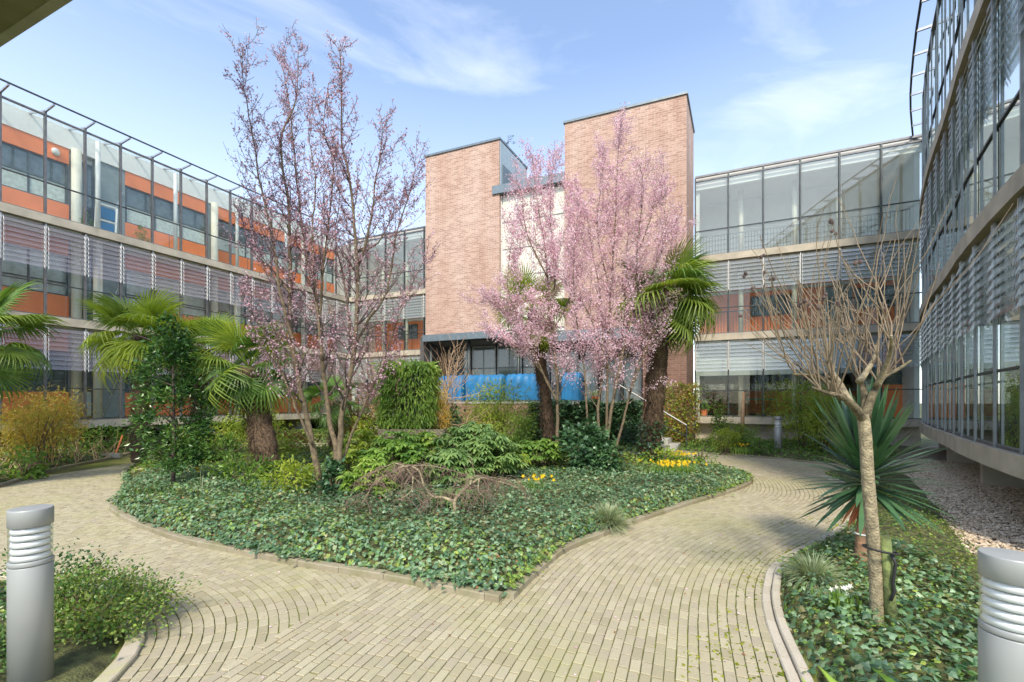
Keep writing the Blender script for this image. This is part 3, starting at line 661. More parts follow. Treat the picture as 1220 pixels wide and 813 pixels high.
# ---- back right building (wing)
def wing(root, A, B, n, Lft, louv, name):
    A, B = np.array(A), np.array(B); pts = [tuple(A+(B-A)*k/n) for k in range(n+1)]
    nr, P3 = facade(root, pts, -1 , depth=6, louvre_levels=louv, glass=('glass', 'glass', 'glass_haze'), ladder=False, mull='steel_dark', nlou=8, lou_h=1.2, ztop=11.05, roofglass=False, louvre='louvre_grey')
    dd = (B-A)/np.linalg.norm(B-A); nn = nr[1]; LL = np.linalg.norm(B-A); Q = lambda t, o: A+dd*t+nn*o
    W = lambda nm, t0, t1, n0, n1, z0, z1, mt: wallbox(root, nm, t0, t1, n0, n1, z0, z1, mt, Q, dd, nn)
    for q_ in (0.02, LL-.2): W('side_wall', q_, q_+.15, -6, -.3, LV[0]+.003, 10.9, 'inner_wall')
    W('roof', 0, LL, -6, -.15, 10.98, 11.14, 'white_panel'); W('roof_fascia', 0, LL, -.3, -.16, 10.62, 10.98, 'white')
    W('roof_fascia', 0, LL, -.06, .03, 11.06, 11.14, 'steel')
    # top gallery: white slatted wall
    W('back_wall', 0, LL, -2.75, -2.6, LV[2], 10.9, 'inner_wall')
    for k in range(9): W('white_slat', 0.02, LL-.02, -2.6, -2.52, LV[2]+.06+k*.235, LV[2]+.06+k*.235+.17, 'white_panel')
    # middle: orange wall
    W('back_wall', 0, LL, -2.3, -2.1, LV[1], LV[2]-.3, 'white_panel'); W('orange_panel', 0, LL, -2.1, -2.02, LV[1]+.04, LV[1]+2.05, 'orange'); W('orange_panel', 0, LL, -2.1, -2.06, LV[1]+2.2, LV[1]+2.28, 'orange')
    W('white_slat', 0, LL, -2.05, -1.95, LV[1]+2.05, LV[1]+2.18, 'white')
    for t0, t1 in ((LL*.30, LL*.52), (LL*.80, LL*.995)): window(root, Q(t0, -2.02), dd, nn, t1-t0, LV[1]+.98, LV[1]+1.85, 3, .45, False)
    W('grey_panel', LL*.66, LL*.79, -2.02, -1.98, LV[1]+.04, LV[1]+2.0, 'grey_panel')
    # ground: hall with columns and dim back
    W('back_wall', 0, LL, -5.8, -5.6, LV[0], LV[1]-.3, 'inner_wall'); W('orange_panel', 0, LL, -5.6, -5.55, LV[0]+.04, LV[0]+1.2, 'orange'); W('orange_panel', 0, LL, -5.6, -5.55, LV[0]+2.1, LV[0]+2.7, 'orange')
    window(root, Q(.3, -5.55), dd, nn, LL-.6, LV[0]+1.2, LV[0]+2.1, 6, .4, False)
    W('orange_panel', LL*.79, LL, -1.4, -1.3, LV[0]+.04, LV[0]+1.3, 'orange'); W('orange_panel', LL*.79, LL, -1.4, -1.3, LV[0]+2.1, LV[0]+2.9, 'orange')
    window(root, Q(LL*.79, -1.36), dd, nn, LL*.2, LV[0]+1.3, LV[0]+2.1, 2, .4, False)
    W('blind', LL*.02, LL*.76, -.55, -.53, LV[0]+1.75, LV[1]-.3, 'white_panel')
    for l in (0, 1, 2):
        for t in (LL*.24, LL*.50, LL*.70):
            m = MB(); o = Q(t, -1.1); m.lathe((*o, LV[l]), [(.10, 0), (.10, (LV[l+1] if l < 2 else 10.97)-LV[l]-.27)], 14); m.build('column', 'column', root, True)
    for l in (1, 2):
        m = MB(); a, b = Q(.05, -.62), Q(LL-.05, -.62); m.bar((*a, LV[l]+1.02), (*b, LV[l]+1.02), .04); m.bar((*a, LV[l]+.12), (*b, LV[l]+.12), .03)
        for t in np.arange(.1, LL-.08, .115): o = Q(t, -.62); m.bar((*o, LV[l]+.12), (*o, LV[l]+1.02), .014)
        m.build('railing', 'steel_dark', root)
    W('base_wall', 0, LL, -.6, -.35, -.05, .67, 'concrete'); return Q, dd, nn, LL
RW = thing('office_wing', (11, 16.5, 0), 'glass fronted wing with orange inner walls between the right brick tower and the curved building', 'building')
A0 = (7.8, 18.4); B0 = (14.75, 15.42)
Qr, dr, nrr, LR = wing(RW, A0, B0, 6, 0, (0, 1), 'r')
LW = thing('office_wing', (-7, 24.5, 0), 'glass fronted wing behind the dusky cherry tree, left of the left brick tower', 'building')
Ql, dl, nl2, LLn = wing(LW, (-9.6, 25.6), (-3.6, 23.1), 5, 0, (0, 1), 'l')

# ---- right curved building
cp = [(14.75, 15.45), (12.9, 13.55), (11.2, 11.6), (10.1, 10.25), (9.0, 8.84), (8.1, 7.75), (7.28, 6.68), (6.35, 5.4), (5.3, 3.8)]
C = dens(catmull(cp, 8, False), .05); s = np.arange(len(C))*.05; pts = [tuple(C[min(len(C)-1, int(round(u/.05)))]) for u in np.arange(0, s[-1], 1.02)]
RB = thing('curved_office_building', (9.5, 8, 0), 'tall curved glass building with grey louvres and concrete floor edges filling the right side', 'building')
nr3, P3r = facade(RB, pts, -1, depth=4.2, louvre_levels=(0, 1), glass=('glass_mirror', 'glass_mirror', 'glass_mirror'), louvre='louvre_grey', mull='grey_light', nlou=9, lou_h=1.3, teeth='steel_light', over=.30, md=.03, mw=.034, lou_out=.035, tooth=.05)
for l in range(3):
    z0 = LV[l]; zt = (LV[l+1]-.3) if l < 2 else 10.9
    ribbon('back_wall', pts, nr3, -2.2, -2.0, z0, zt, 'inner_wall', RB)
    for z in (z0+.95, z0+2.2): ribbon('white_slat', pts, nr3, -2.0, -1.92, z, z+.14, 'white', RB)
    ribbon('window_band', pts, nr3, -2.0, -1.94, z0+1.12, z0+2.15, 'pane_pale', RB)
    ribbon('railing', pts, nr3, -.62, -.58, z0+1.0, z0+1.04, 'steel_dark', RB)
    ribbon('railing', pts, nr3, -.62, -.60, z0+.4, z0+.42, 'steel_dark', RB)
ribbon('roof', pts, nr3, -4.2, -1.36, 11.3, 11.48, 'concrete_grey', RB)
ribbon('base_wall', pts, nr3, -3.4, -3.2, -.05, .67, 'concrete_grey', RB)
for i in range(1, len(pts), 4):
    m = MB(); a = P3r(i, -3.2, -.05); b = P3r(i, -.35, -.05); td = Vector((nr3[i][1], -nr3[i][0], 0)); m.para(a-td*.11, td*.22, b-a, (0, 0, .70)); m.build('base_wall', 'concrete', RB)
m = MB(); o = P3r(2, -1.2, .25); m.box((o.x-.5, o.y-.2, .3), .5, .04, .22, .8); m.build('vent', 'dark', RB)

e = len(pts)-1; q0, q1 = P3r(e, -4.25, -.05), P3r(e, .12, -.05); td = Vector((nr3[e][1], -nr3[e][0], 0))
tdo = td if td.y < 0 else -td
m = MB(); m.para(q0+tdo*.03, q1-q0, tdo*.25, (0, 0, 11.35)); m.build('end_wall', 'concrete', RB)
ribbon('outer_wall', pts, nr3, -4.45, -4.22, LV[0]-.3, 11.3, 'inner_wall', RB)
# ---- brick towers with link
BB = thing('brick_building', (1, 19, 0), 'pair of pale brown brick towers with a lower pale panelled link between them', 'building')
u2 = np.array([-.93, .368]); u2 = u2/np.linalg.norm(u2); us = np.array([.47, .88])
T2R = np.array([6.46, 16.0])
def brick_block(name, c0, w, dep, z0, z1, mat='brick', sidemat=None, up=u2, ud=us):
    c0 = np.array(c0); c1 = c0+up*w; c2 = c1+ud*dep; c3 = c0+ud*dep; cs = [c0, c1, c2, c3]; mb = MB(); u = 0
    for i in range(4):
        a, b = cs[i], cs[(i+1) % 4]; L_ = np.linalg.norm(b-a)
        mb.face([(*a, z0), (*b, z0), (*b, z1), (*a, z1)][::-1], [(u, z0), (u+L_, z0), (u+L_, z1), (u, z1)][::-1]); u += L_
    mb.face([(*c, z1) for c in cs][::-1], [(0, 0)]*4); mb.face([(*c, z0) for c in cs], [(0, 0)]*4); return mb.build(name, mat, BB)
def coping(c0, w, dep, z, h=.09, o=.05):
    c0 = np.array(c0)-u2*o-us*o; mb = MB(); mb.para((*c0, z+.003), (*(u2*(w+2*o)), 0), (*(us*(dep+2*o)), 0), (0, 0, h)); return mb.build('coping', 'zinc', BB)
W2 = 4.63
brick_block('brick_tower', T2R, W2, 2.6, 4.3, 12.95); coping(T2R, W2, 2.6, 12.95)
brick_block('brick_wall', T2R+us*.003, 1.55, 2.55, -.05, 4.297, 'brick_dark')
T1R = T2R+u2*7.54; W1 = 3.74
brick_block('brick_tower', T1R, W1, 2.7, 4.62, 12.95); coping(T1R, W1, 2.7, 12.95)
m = MB(); a = T1R-us*.0-u2*.03; m.para((*a, 10.9), (*(-u2*.02), 0), (*(us*2.45), 0), (0, 0, 2.0)); m.build('zinc_cladding', 'zinc_light', BB)
m = MB(); a = T1R+us*.15-u2*.055; m.para((*a, 10.95), (*(-u2*.02), 0), (*(us*1.0), 0), (0, 0, 1.0)); m.build('vent_panel', 'zinc', BB)
# link
lk0 = T2R+u2*W2+us*.25; lw = 7.54-W2
m = MB(); m.para((*lk0, 4.5), (*(u2*lw), 0), (*(us*2.0), 0), (0, 0, 6.1)); m.build('link_wall', 'white_panel', BB)
m = MB(); a = lk0-us*.32; m.para((*a, 10.6), (*(u2*(lw+.3)), 0), (*(us*2.3), 0), (0, 0, .36)); m.build('roof_fascia', 'zinc', BB)
M['pale_block'] = plain('pale_glass_block', (.66, .63, .52), .4, var=.12, scale=3)
for k in range(4):
    w = lw/4
    for j in range(5):
        m = MB(); a = lk0+u2*(k*w+.06)-us*.05; m.para((*a, 4.7+j*1.18), (*(u2*(w-.12)), 0), (*(us*.045), 0), (0, 0, 1.10)); m.build('pale_panel', 'pale_block', BB)
m = MB()
for k in range(5):
    a = lk0+u2*(k*lw/4-.02)-us*.09; m.para((*a, 4.6), (*(u2*.05), 0), (*(us*.04), 0), (0, 0, 6.0))
m.build('link_mullions', 'white', BB)
# fascia of the undercroft
m = MB(); a = T1R-us*.15-u2*.25; m.para((*a, 4.35), (*(u2*(W1+.3)), 0), (*(us*.2), 0), (0, 0, .30)); m.build('undercroft_fascia', 'zinc', BB)
m = MB(); a = T2R+u2*1.58-us*.10; m.para((*a, 4.05), (*(u2*(5.5)), 0), (*(us*.2), 0), (0, 0, .42)); m.build('undercroft_fascia', 'zinc', BB)
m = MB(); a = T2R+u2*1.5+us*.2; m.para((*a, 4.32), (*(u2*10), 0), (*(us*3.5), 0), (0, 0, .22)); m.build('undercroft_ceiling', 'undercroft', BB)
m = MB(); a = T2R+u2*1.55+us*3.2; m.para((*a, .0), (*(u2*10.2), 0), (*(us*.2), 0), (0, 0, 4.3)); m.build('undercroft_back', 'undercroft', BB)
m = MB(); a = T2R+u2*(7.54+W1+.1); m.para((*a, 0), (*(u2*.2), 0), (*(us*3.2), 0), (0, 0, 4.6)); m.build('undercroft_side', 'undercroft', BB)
m = MB(); a = T2R+u2*.0-us*.0; m.para((*(T2R+u2*1.55-us*1.5), .0), (*(u2*11), 0), (*(us*4.7), 0), (0, 0, 1.05)); m.build('terrace_floor', 'concrete_grey', BB)
for k in (2.4, 4.6, 6.8, 9.2, 11.2):
    m = MB(); a = T2R+u2*k+us*.3; m.lathe((*a, 1.05), [(.07, 0), (.07, 3.3)], 12); m.build('column', 'steel_dark', BB, True)
for k in (1.7, 2.55, 3.5):
    m = MB(); a = T2R+u2*k+us*.7; A = Vector((*a, 1.06)); U = Vector((*u2, 0))*.8; S = Vector((*us, 0))
    for o, e, h in ((A, U, .08), (A+Vector((0, 0, 2.2)), U, .08)): m.para(o, e, S*.05, (0, 0, h))
    for o in (A, A+U*.93): m.para(o, U*.07, S*.06, (0, 0, 2.28))
    dr_ = m.build('glass_door', 'steel', BB); m = MB(); m.para(A+U*.07+Vector((0, 0, .08)), U*.86, S*.02, (0, 0, 2.12)); m.build('pane', 'pane', dr_)
m = MB(); m.sphere((2.2*0+T1R[0]-.15, T1R[1]-.0, 13.2), .01); 
for k in range(7):
    t0 = 2.0+k*1.35; A = Vector((*(T2R+u2*t0+us*1.9), 1.06)); U = Vector((*u2, 0))*1.28; S = Vector((*us, 0)); m = MB()
    for o, e, h in ((A, U, .08), (A+Vector((0, 0, 2.1)), U, .07), (A+Vector((0, 0, 3.15)), U, .08)): m.para(o, e, S*.05, (0, 0, h))
    for o in (A, A+U*.48, A+U*.95): m.para(o, U*.05, S*.06, (0, 0, 3.2))
    dr_ = m.build('glazed_screen', 'grey_light', BB); m = MB(); m.para(A+U*.05+Vector((0, 0, .08)), U*.9, S*.02, (0, 0, 3.05)); m.build('pane', 'pane', dr_)
# terrace wall with blue covers
TW = thing('terrace_wall', (.8, 16.0, 0), 'low brown brick terrace wall below the left brick tower', 'wall')
w0 = np.array([4.3, 14.55]); wn = np.array([-u2[1], u2[0]])
mb = MB(); a, b = w0, w0+u2*7.8
for (p, q) in ((a, b),):
    L_ = 7.8; mb.face([(*p, 0), (*q, 0), (*q, 1.5), (*p, 1.5)][::-1], [(0, 0), (L_, 0), (L_, 1.5), (0, 1.5)][::-1])
pb, qb = a+us*.22, b+us*.22
mb.face([(*pb, 0), (*qb, 0), (*qb, 1.5), (*pb, 1.5)], [(0, 0), (L_, 0), (L_, 1.5), (0, 1.5)])
mb.face([(*a, 0), (*a, 1.5), (*pb, 1.5), (*pb, 0)][::-1], [(0, 0), (0, 1.5), (.22, 1.5), (.22, 0)][::-1]); mb.face([(*b, 0), (*b, 1.5), (*qb, 1.5), (*qb, 0)], [(0, 0), (0, 1.5), (.22, 1.5), (.22, 0)])
mb.face([(*a, 1.5), (*b, 1.5), (*qb, 1.5), (*pb, 1.5)][::-1], [(0, 0)]*4); mb.build('brick_wall', 'brick_dark', TW)
m = MB(); m.para((*(a-us*.03-u2*.03), 1.503), (*(u2*7.86), 0), (*(us*.28), 0), (0, 0, .07)); m.build('coping', 'concrete_grey', TW)
words = ['fourth and rightmost', 'third from the left', 'second from the left', 'leftmost']
pxs = [(671, 692), (604, 648), (557, 600), (524, 553)]
c0 = w0-us*.0
for k, (pa, pb_) in enumerate(pxs):
    def onwall(px, off=.35):
        s_ = (px-CX)/F; o = w0+us*off; return (o[0]-s_*o[1])/(s_*u2[1]-u2[0])
    ta, tb = onwall(pb_), onwall(pa)
    r = thing('blue_cover', (*(w0+us*.35+u2*(ta+tb)/2), 1.57), words[k]+' of the blue rounded tarpaulin covers standing along the terrace wall', 'cover', 'blue tarpaulin covers along the terrace')
    m = MB(); prof = [(.0, 1.64), (.02, 2.2), (.05, 2.42), (.12, 2.56), (.25, 2.64), (.4, 2.62), (.55, 2.5), (.62, 2.3), (.64, 1.64)]
    n_ = 22; Rr = []
    for j in range(n_+1):
        tt = ta+(tb-ta)*j/n_; i0 = len(m.v); Rr.append(i0)
        for dn, z in prof:
            wob = .02*math.sin(j*1.3+z*5+k)+.012*math.sin(j*3.1-z*9)+random.gauss(0, .006)-(.03 if j in (0, n_) else 0)
            pp = w0+us*(.12+dn-wob)+u2*tt; m.v.append((*pp, z-(.02 if j in (0, n_) else 0)+(.018*math.sin(j*1.7+k*2)+random.gauss(0, .006) if z > 1.7 else .01*math.sin(j*2.3))))
    for a_, b_ in zip(Rr[:-1], Rr[1:]):
        for j in range(len(prof)-1): m.f.append((a_+j, b_+j, b_+j+1, a_+j+1))
    m.f.append(tuple(Rr[0]+j for j in range(len(prof)))); m.f.append(tuple(Rr[-1]+j for j in range(len(prof)))[::-1]); m.build('cover_sheet', 'blue', r, True)
    m = MB()
    for tt in (ta+.03, tb-.03):
        pp = w0+us*.45+u2*tt; m.bar((*pp, 1.05), (*pp, 1.7), .04)
    m.build('frame_leg', 'steel_dark', r)
# steps + handrail beside the wall end
ST = thing('stone_steps', (5.0, 14.2, 0), 'short flight of grey steps between the ivy clad palm and the climbing hedge', 'steps')
s0 = np.array([5.35, 13.95])
for k in range(6):
    m = MB(); a = s0+u2*(k*.30); m.para((*a, -.03), (*(u2*(1.9-k*.30)), 0), (*(us*1.1), 0), (0, 0, .175*(k+1)+.03)); m.build('step', 'concrete_grey', ST)
HR = thing('stair_handrail', (5.4, 14.0, 0), 'sloping grey metal handrail above the stone steps', 'handrail')
m = MB(); a, b = P(818, 507, 14.0), P(738, 459, 15.0); m.tube([a, b], .03, 8); m.build('rail', 'steel', HR)
m = MB(); m.tube([a+Vector((0, 0, -.35)), a+(b-a)*.5+Vector((0, 0, -.5))], .015, 6); m.tube([a, Vector((a.x, a.y, .05))], .025, 8)
m.build('post', 'steel_dark', HR)
m = MB(); c = a+(b-a)*.45; m.tube([c, Vector((c.x, c.y, .1))], .025, 8); m.build('post', 'steel_dark', HR)
# cantilevered slab at the left of the viewer (second floor level of the left building's cross wing)
SL = thing('concrete_canopy', (-12, 8, 7.45), 'grey green underside of a concrete canopy slab in the upper left corner', 'canopy')
u = np.array([-.926, .378]); e0 = np.array([-8.38, 7.08]); nb_ = np.array([-.378, -.926])
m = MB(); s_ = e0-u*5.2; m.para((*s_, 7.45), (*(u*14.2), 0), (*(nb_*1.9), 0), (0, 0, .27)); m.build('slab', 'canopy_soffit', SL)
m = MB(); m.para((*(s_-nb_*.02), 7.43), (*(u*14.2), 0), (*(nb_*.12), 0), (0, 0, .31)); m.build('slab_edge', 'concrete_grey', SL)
for k in (9, 13):
    m = MB(); p = s_+u*k+nb_*1.2; m.lathe((*p, -.05), [(.13, 0), (.13, 7.5)], 14); m.build('column', 'column', SL, True)
RB.location.z += .004; LW.location.z += .004
# ------------------------------------------------------------------ trees
def spl(pts, n=6):
    p = [Vector(q) for q in pts]; out = []
    for i in range(len(p)-1):
        a, b, c, d = p[max(i-1, 0)], p[i], p[i+1], p[min(i+2, len(p)-1)]
        for k in range(n):
            t = k/n; out.append(.5*((2*b)+(-a+c)*t+(2*a-5*b+4*c-d)*t*t+(-a+3*b-3*c+d)*t**3))
    out.append(p[-1]); return out
def rv(): return Vector((random.gauss(0, 1), random.gauss(0, 1), random.gauss(0, 1)))
def shoot(p, d, L, up=.25, wob=.12, n=6):
    pts = [p.copy()]; d = d.normalized()
    for k in range(n):
        d = (d+Vector((0, 0, up/n*2))+rv()*wob/2).normalized(); p = p+d*L/n; pts.append(p.copy())
    return pts
def cherry(root, leads, Y, spread, wood, bloss, nflow, fsize, mat_b, twigL=(.5, 1.1), step=.20, start=.25, r0=.06, fl_start=.15, dens_=1.0, leader_r=None, upf=.5, sub_r=1.0, rs=1.0):
    leads = [(a_, b_, c_, d_*rs) for a_, b_, c_, d_ in leads]
    """leads: list of (photo polyline, depth offsets at both ends, radius at base)"""
    tr = MB(); br = MB(); spots = []
    for px, dy0, dy1, r in leads:
        m = len(px); base = [P(x, y, Y+dy0+(dy1-dy0)*k/(m-1)) for k, (x, y) in enumerate(px)]; c = spl(base, 5)
        c = [c[0]]+[q+rv()*.006 for q in c[1:]]
        L = sum((c[i+1]-c[i]).length for i in range(len(c)-1)); n = len(c)
        rad = [max(.005, r*(1-.93*(k/(n-1))**.8)) for k in range(n)]; tr.tube(c, rad, 8)
        acc = 0; nxt = L*start
        for k in range(n-1):
            seg = (c[k+1]-c[k]); acc += seg.length; f = acc/L
            if f > fl_start:
                cnt = seg.length*(12+60*f)*dens_
                for _ in range(int(cnt)+(random.random() < cnt % 1)): spots.append((c[k]+seg*random.random()+rv()*.02, .5+.5*f))
            while acc > nxt:
                nxt += step*random.uniform(.5, 1.4); t = seg.normalized(); o = rv(); o = (o-t*o.dot(t)).normalized()
                o.z = abs(o.z)*.5; d = (t*random.uniform(.5, 1.0)+o*random.uniform(.6, 1.0))
                Ls = random.uniform(*twigL)*(1.15-.75*f); s = shoot(c[k+1], d, Ls, upf, .22, 7)
                rb = max(.004, rad[k+1]*.45); br.tube(s, [max(.0028, rb*(1-j/7.5)) for j in range(8)], 5, False)
                for j in range(1, 8):
                    a, b = s[j-1], s[j]
                    if f < fl_start+.08 and j < 4: continue
                    cc = (b-a).length*60*dens_
                    for _ in range(int(cc)+(random.random() < cc % 1)): spots.append((a+(b-a)*random.random()+rv()*.018, .8))
                    if random.random() < .62*sub_r:
                        tt = (b-a).normalized(); oo = rv(); oo = (oo-tt*oo.dot(tt)).normalized(); l2 = Ls*random.uniform(.2, .45)
                        q = shoot(b, tt*.7+oo*.8, l2, upf*.6, .25, 4); br.tube(q, [.0035, .003, .0026, .0022, .002], 4, False)
                        cc = l2*75*dens_
                        for _ in range(int(cc)+1): i_ = random.randrange(4); spots.append((q[i_]+(q[i_+1]-q[i_])*random.random()+rv()*.016, 1))
    tr.build('trunk', 'bark', root, True); br.build('branches', wood, root, True)
    w = np.array([s[1] for s in spots]); S = np.array([tuple(s[0]) for s in spots])
    idx = rng.choice(len(S), nflow, p=w/w.sum()); p = S[idx]+rng.normal(0, spread, (nflow, 3))
    d = rdir(nflow); up = rdir(nflow)
    sz = fsize*rng.uniform(.6, 1.25, nflow); scatter('blossom', FLOWER, p, d, up, sz, sz, mat_b, root)
    print('cherry', len(spots), nflow)

CT = thing('cherry_tree', (*G(392, 596),  .1), 'tall open vase shaped cherry tree with dusky sparse blossom left of centre', 'tree')
leadsA = [
 ([(383, 590), (378, 559), (362, 480), (346, 396), (346, 330), (344, 250), (335, 170), (352, 120), (356, 60)], 0, .35, .075),
 ([(350, 410), (334, 350), (325, 280), (309, 215), (299, 150), (290, 100), (289, 57)], .0, -.4, .035),
 ([(400, 596), (401, 540), (393, 500), (384, 430), (378, 364), (362, 290), (352, 200), (345, 130), (334, 68)], .05, .7, .07),
 ([(400, 596), (404, 545), (408, 490), (421, 426), (425, 364), (425, 300), (417, 219), (407, 168), (407, 104), (405, 57)], 0, -.15, .075),
 ([(402, 566), (418, 520), (440, 470), (455, 440), (465, 405), (482, 360), (500, 320), (510, 300)], .05, .5, .032),
 ([(422, 415), (440, 380), (462, 345), (472, 280), (488, 230), (495, 200), (490, 190)], .1, .4, .035),
 ([(372, 530), (352, 485), (335, 440), (318, 400), (300, 375), (286, 350)], 0, -.5, .028),
 ([(380, 400), (384, 330), (392, 260), (397, 200), (385, 150), (392, 100)], .2, -.5, .032),
 ([(424, 330), (440, 270), (447, 220), (455, 170), (454, 140)], 0, -.3, .03),
 ([(384, 430), (377, 360), (372, 290), (376, 220), (368, 165), (372, 125)], .1, .1, .034),
 ([(421, 426), (412, 350), (400, 280), (405, 220), (392, 170)], .1, .8, .028),
 ([(346, 350), (322, 320), (302, 300), (290, 270), (283, 245)], 0, .5, .025),
 ([(425, 300), (450, 290), (470, 250), (488, 225)], 0, .9, .025)]
cherry(CT, leadsA, 6.8, .022, 'bark_dark', None, 27000, .036, 'blossom_dusky', twigL=(.4, 1.05), step=.095, start=.2, fl_start=.22, upf=.4, sub_r=1.35, rs=.8)
leadsB = [
 ([(662, 560), (664, 500), (662, 430), (655, 370), (650, 300), (640, 240), (634, 185)], 0, .2, .055),
 ([(664, 480), (640, 430), (618, 380), (605, 340), (612, 270)], 0, -.4, .035),
 ([(656, 460), (630, 425), (600, 405), (580, 395)], 0, -.6, .02),
 ([(655, 380), (662, 320), (655, 250), (661, 180)], 0, .5, .03),
 ([(652, 330), (628, 280), (622, 235), (616, 215)], 0, 0, .025),
 ([(640, 430), (610, 385), (585, 360), (568, 362)], 0, .3, .02),
 ([(656, 400), (680, 350), (684, 280), (680, 225)], 0, 0, .025)]
CT2 = thing('cherry_tree', (*G(662, 562), .1), 'left one of the two pink blossoming cherry trees, beside the slim dark palm trunk', 'tree')
cherry(CT2, leadsB, 10.0, .05, 'bark', None, 31000, .042, 'blossom', twigL=(.5, 1.15), step=.13, start=.2, fl_start=.26, dens_=.8, upf=.32, rs=.9)
leadsC = [
 ([(718, 562), (712, 500), (718, 430), (716, 360), (706, 300), (700, 260)], 0, .2, .05),
 ([(718, 565), (728, 490), (740, 430), (752, 370), (760, 300), (765, 220), (762, 195)], 0, -.3, .055),
 ([(715, 565), (722, 520), (724, 420), (728, 340), (733, 260), (736, 190), (740, 138)], .1, .1, .05),
 ([(716, 560), (738, 520), (750, 470), (770, 400), (786, 340), (800, 290), (806, 262)], 0, .3, .045),
 ([(705, 560), (700, 500), (695, 430), (685, 360), (684, 300), (690, 240)], 0, -.3, .04),
 ([(752, 370), (776, 330), (792, 280), (788, 230)], 0, -.3, .03),
 ([(760, 300), (778, 250), (782, 210)], -.1, .2, .025),
 ([(750, 470), (772, 410), (790, 350), (796, 320)], .1, -.5, .028),
 ([(728, 350), (712, 280), (716, 220), (722, 180)], .1, .5, .025),
 ([(718, 430), (700, 370), (668, 330), (655, 290)], 0, .4, .025),
 ([(740, 430), (745, 350), (748, 280), (750, 230)], 0, .5, .025)]
CT3 = thing('cherry_tree', (*G(716, 566), .1), 'largest pink cherry tree, several stems in full blossom before the right brick tower', 'tree')
cherry(CT3, leadsC, 9.4, .05, 'bark', None, 50000, .040, 'blossom', twigL=(.5, 1.2), step=.115, start=.24, fl_start=.30, dens_=.7, upf=.28, rs=.82)

# bare tan tree and reddish bare shrub in the background
def bare(root, base, n, L, spread, mat, r, tiers=2, up=.3):
    m = MB()
    def rec(p, d, L, r, t):
        s = shoot(p, d, L, up, .25, 6); m.tube(s, [max(.004, r*(1-j/8)) for j in range(7)], 5, False)
        if t > 0:
            for j in (2, 3, 4, 5, 6):
                for _ in range(2):
                    if random.random() < .8: rec(s[j], (s[j]-s[j-1]).normalized()+rv()*.55, L*random.uniform(.4, .65), r*.5, t-1)
    for _ in range(n): rec(Vector(base), Vector((random.gauss(0, spread), random.gauss(0, spread), 1)), L*random.uniform(.8, 1.15), r, tiers)
    m.build('branches', mat, root, True)
b = P(520, 500, 14.0); r = thing('bare_tree', (b.x, b.y, 0), 'bare tan branched small tree in front of the undercroft under the left brick tower', 'tree')
bare(r, (b.x, b.y, .1), 5, 2.0, .38, 'twig_tan', .03, 2)
b = P(452, 500, 14.5); r = thing('bare_shrub', (b.x, b.y, 0), 'leafless reddish twiggy shrub behind the bamboo screen', 'shrub')
bare(r, (b.x, b.y, .1), 9, 2.1, .42, 'twig_red', .02, 2)
M['maple_twig'] = plain('maple_twig', (.20, .13, .095), .8, var=.35, scale=4)
# weeping maple
base = Vector((*G(545, 634), .12)); r = thing('weeping_maple', tuple(base), 'low leafless weeping maple with grey twisting limbs above the ivy', 'tree')
m = MB(); tw = MB()
Ym = base.y
def lm(pp, dy, r0, r1): 
    c = spl([P(x, y, Ym+dy*k/(len(pp)-1)) for k, (x, y) in enumerate(pp)], 5); m.tube(c, [r0+(r1-r0)*k/(len(c)-1) for k in range(len(c))], 7); return c
limbs = [lm([(544, 632), (543, 612), (541, 598)], 0, .028, .024),
 lm([(541, 598), (528, 593), (516, 592), (505, 580), (492, 568), (482, 556), (470, 552)], .3, .022, .008),
 lm([(541, 598), (550, 586), (560, 578), (572, 570), (585, 572), (605, 577), (618, 582)], .3, .02, .007),
 lm([(505, 580), (498, 560), (480, 556), (462, 566), (448, 575), (437, 590), (430, 602)], .2, .013, .005),
 lm([(470, 552), (455, 558), (440, 566)], .3, .01, .004), lm([(560, 578), (566, 568), (590, 570), (610, 573)], .5, .012, .004), lm([(492, 568), (490, 585), (478, 594)], -.2, .009, .004), lm([(571, 570), (570, 585), (577, 592)], -.2, .009, .004),
 lm([(482, 556), (510, 555), (535, 560), (555, 566)], .7, .012, .005)]
for c in limbs[1:]:
    for q in c[3::2]:
        for _ in range(4):
            d = Vector((random.gauss(0, 1), random.gauss(.2, .8), random.uniform(-.1, .5))); s = shoot(q+rv()*.02, d, random.uniform(.2, .42), -.7, .35, 6); tw.tube(s, [.004, .0035, .003, .0025, .002, .002, .0016], 4, False)
            for j in (2, 4):
                if random.random() < .8: q2 = shoot(s[j], (s[j]-s[j-1]).normalized()+rv()*.6, .2, -.5, .3, 3); tw.tube(q2, [.0024, .002, .0016, .0014], 3, False)
m.build('trunk', 'bark_pale', r, True); tw.build('twigs', 'maple_twig', r)

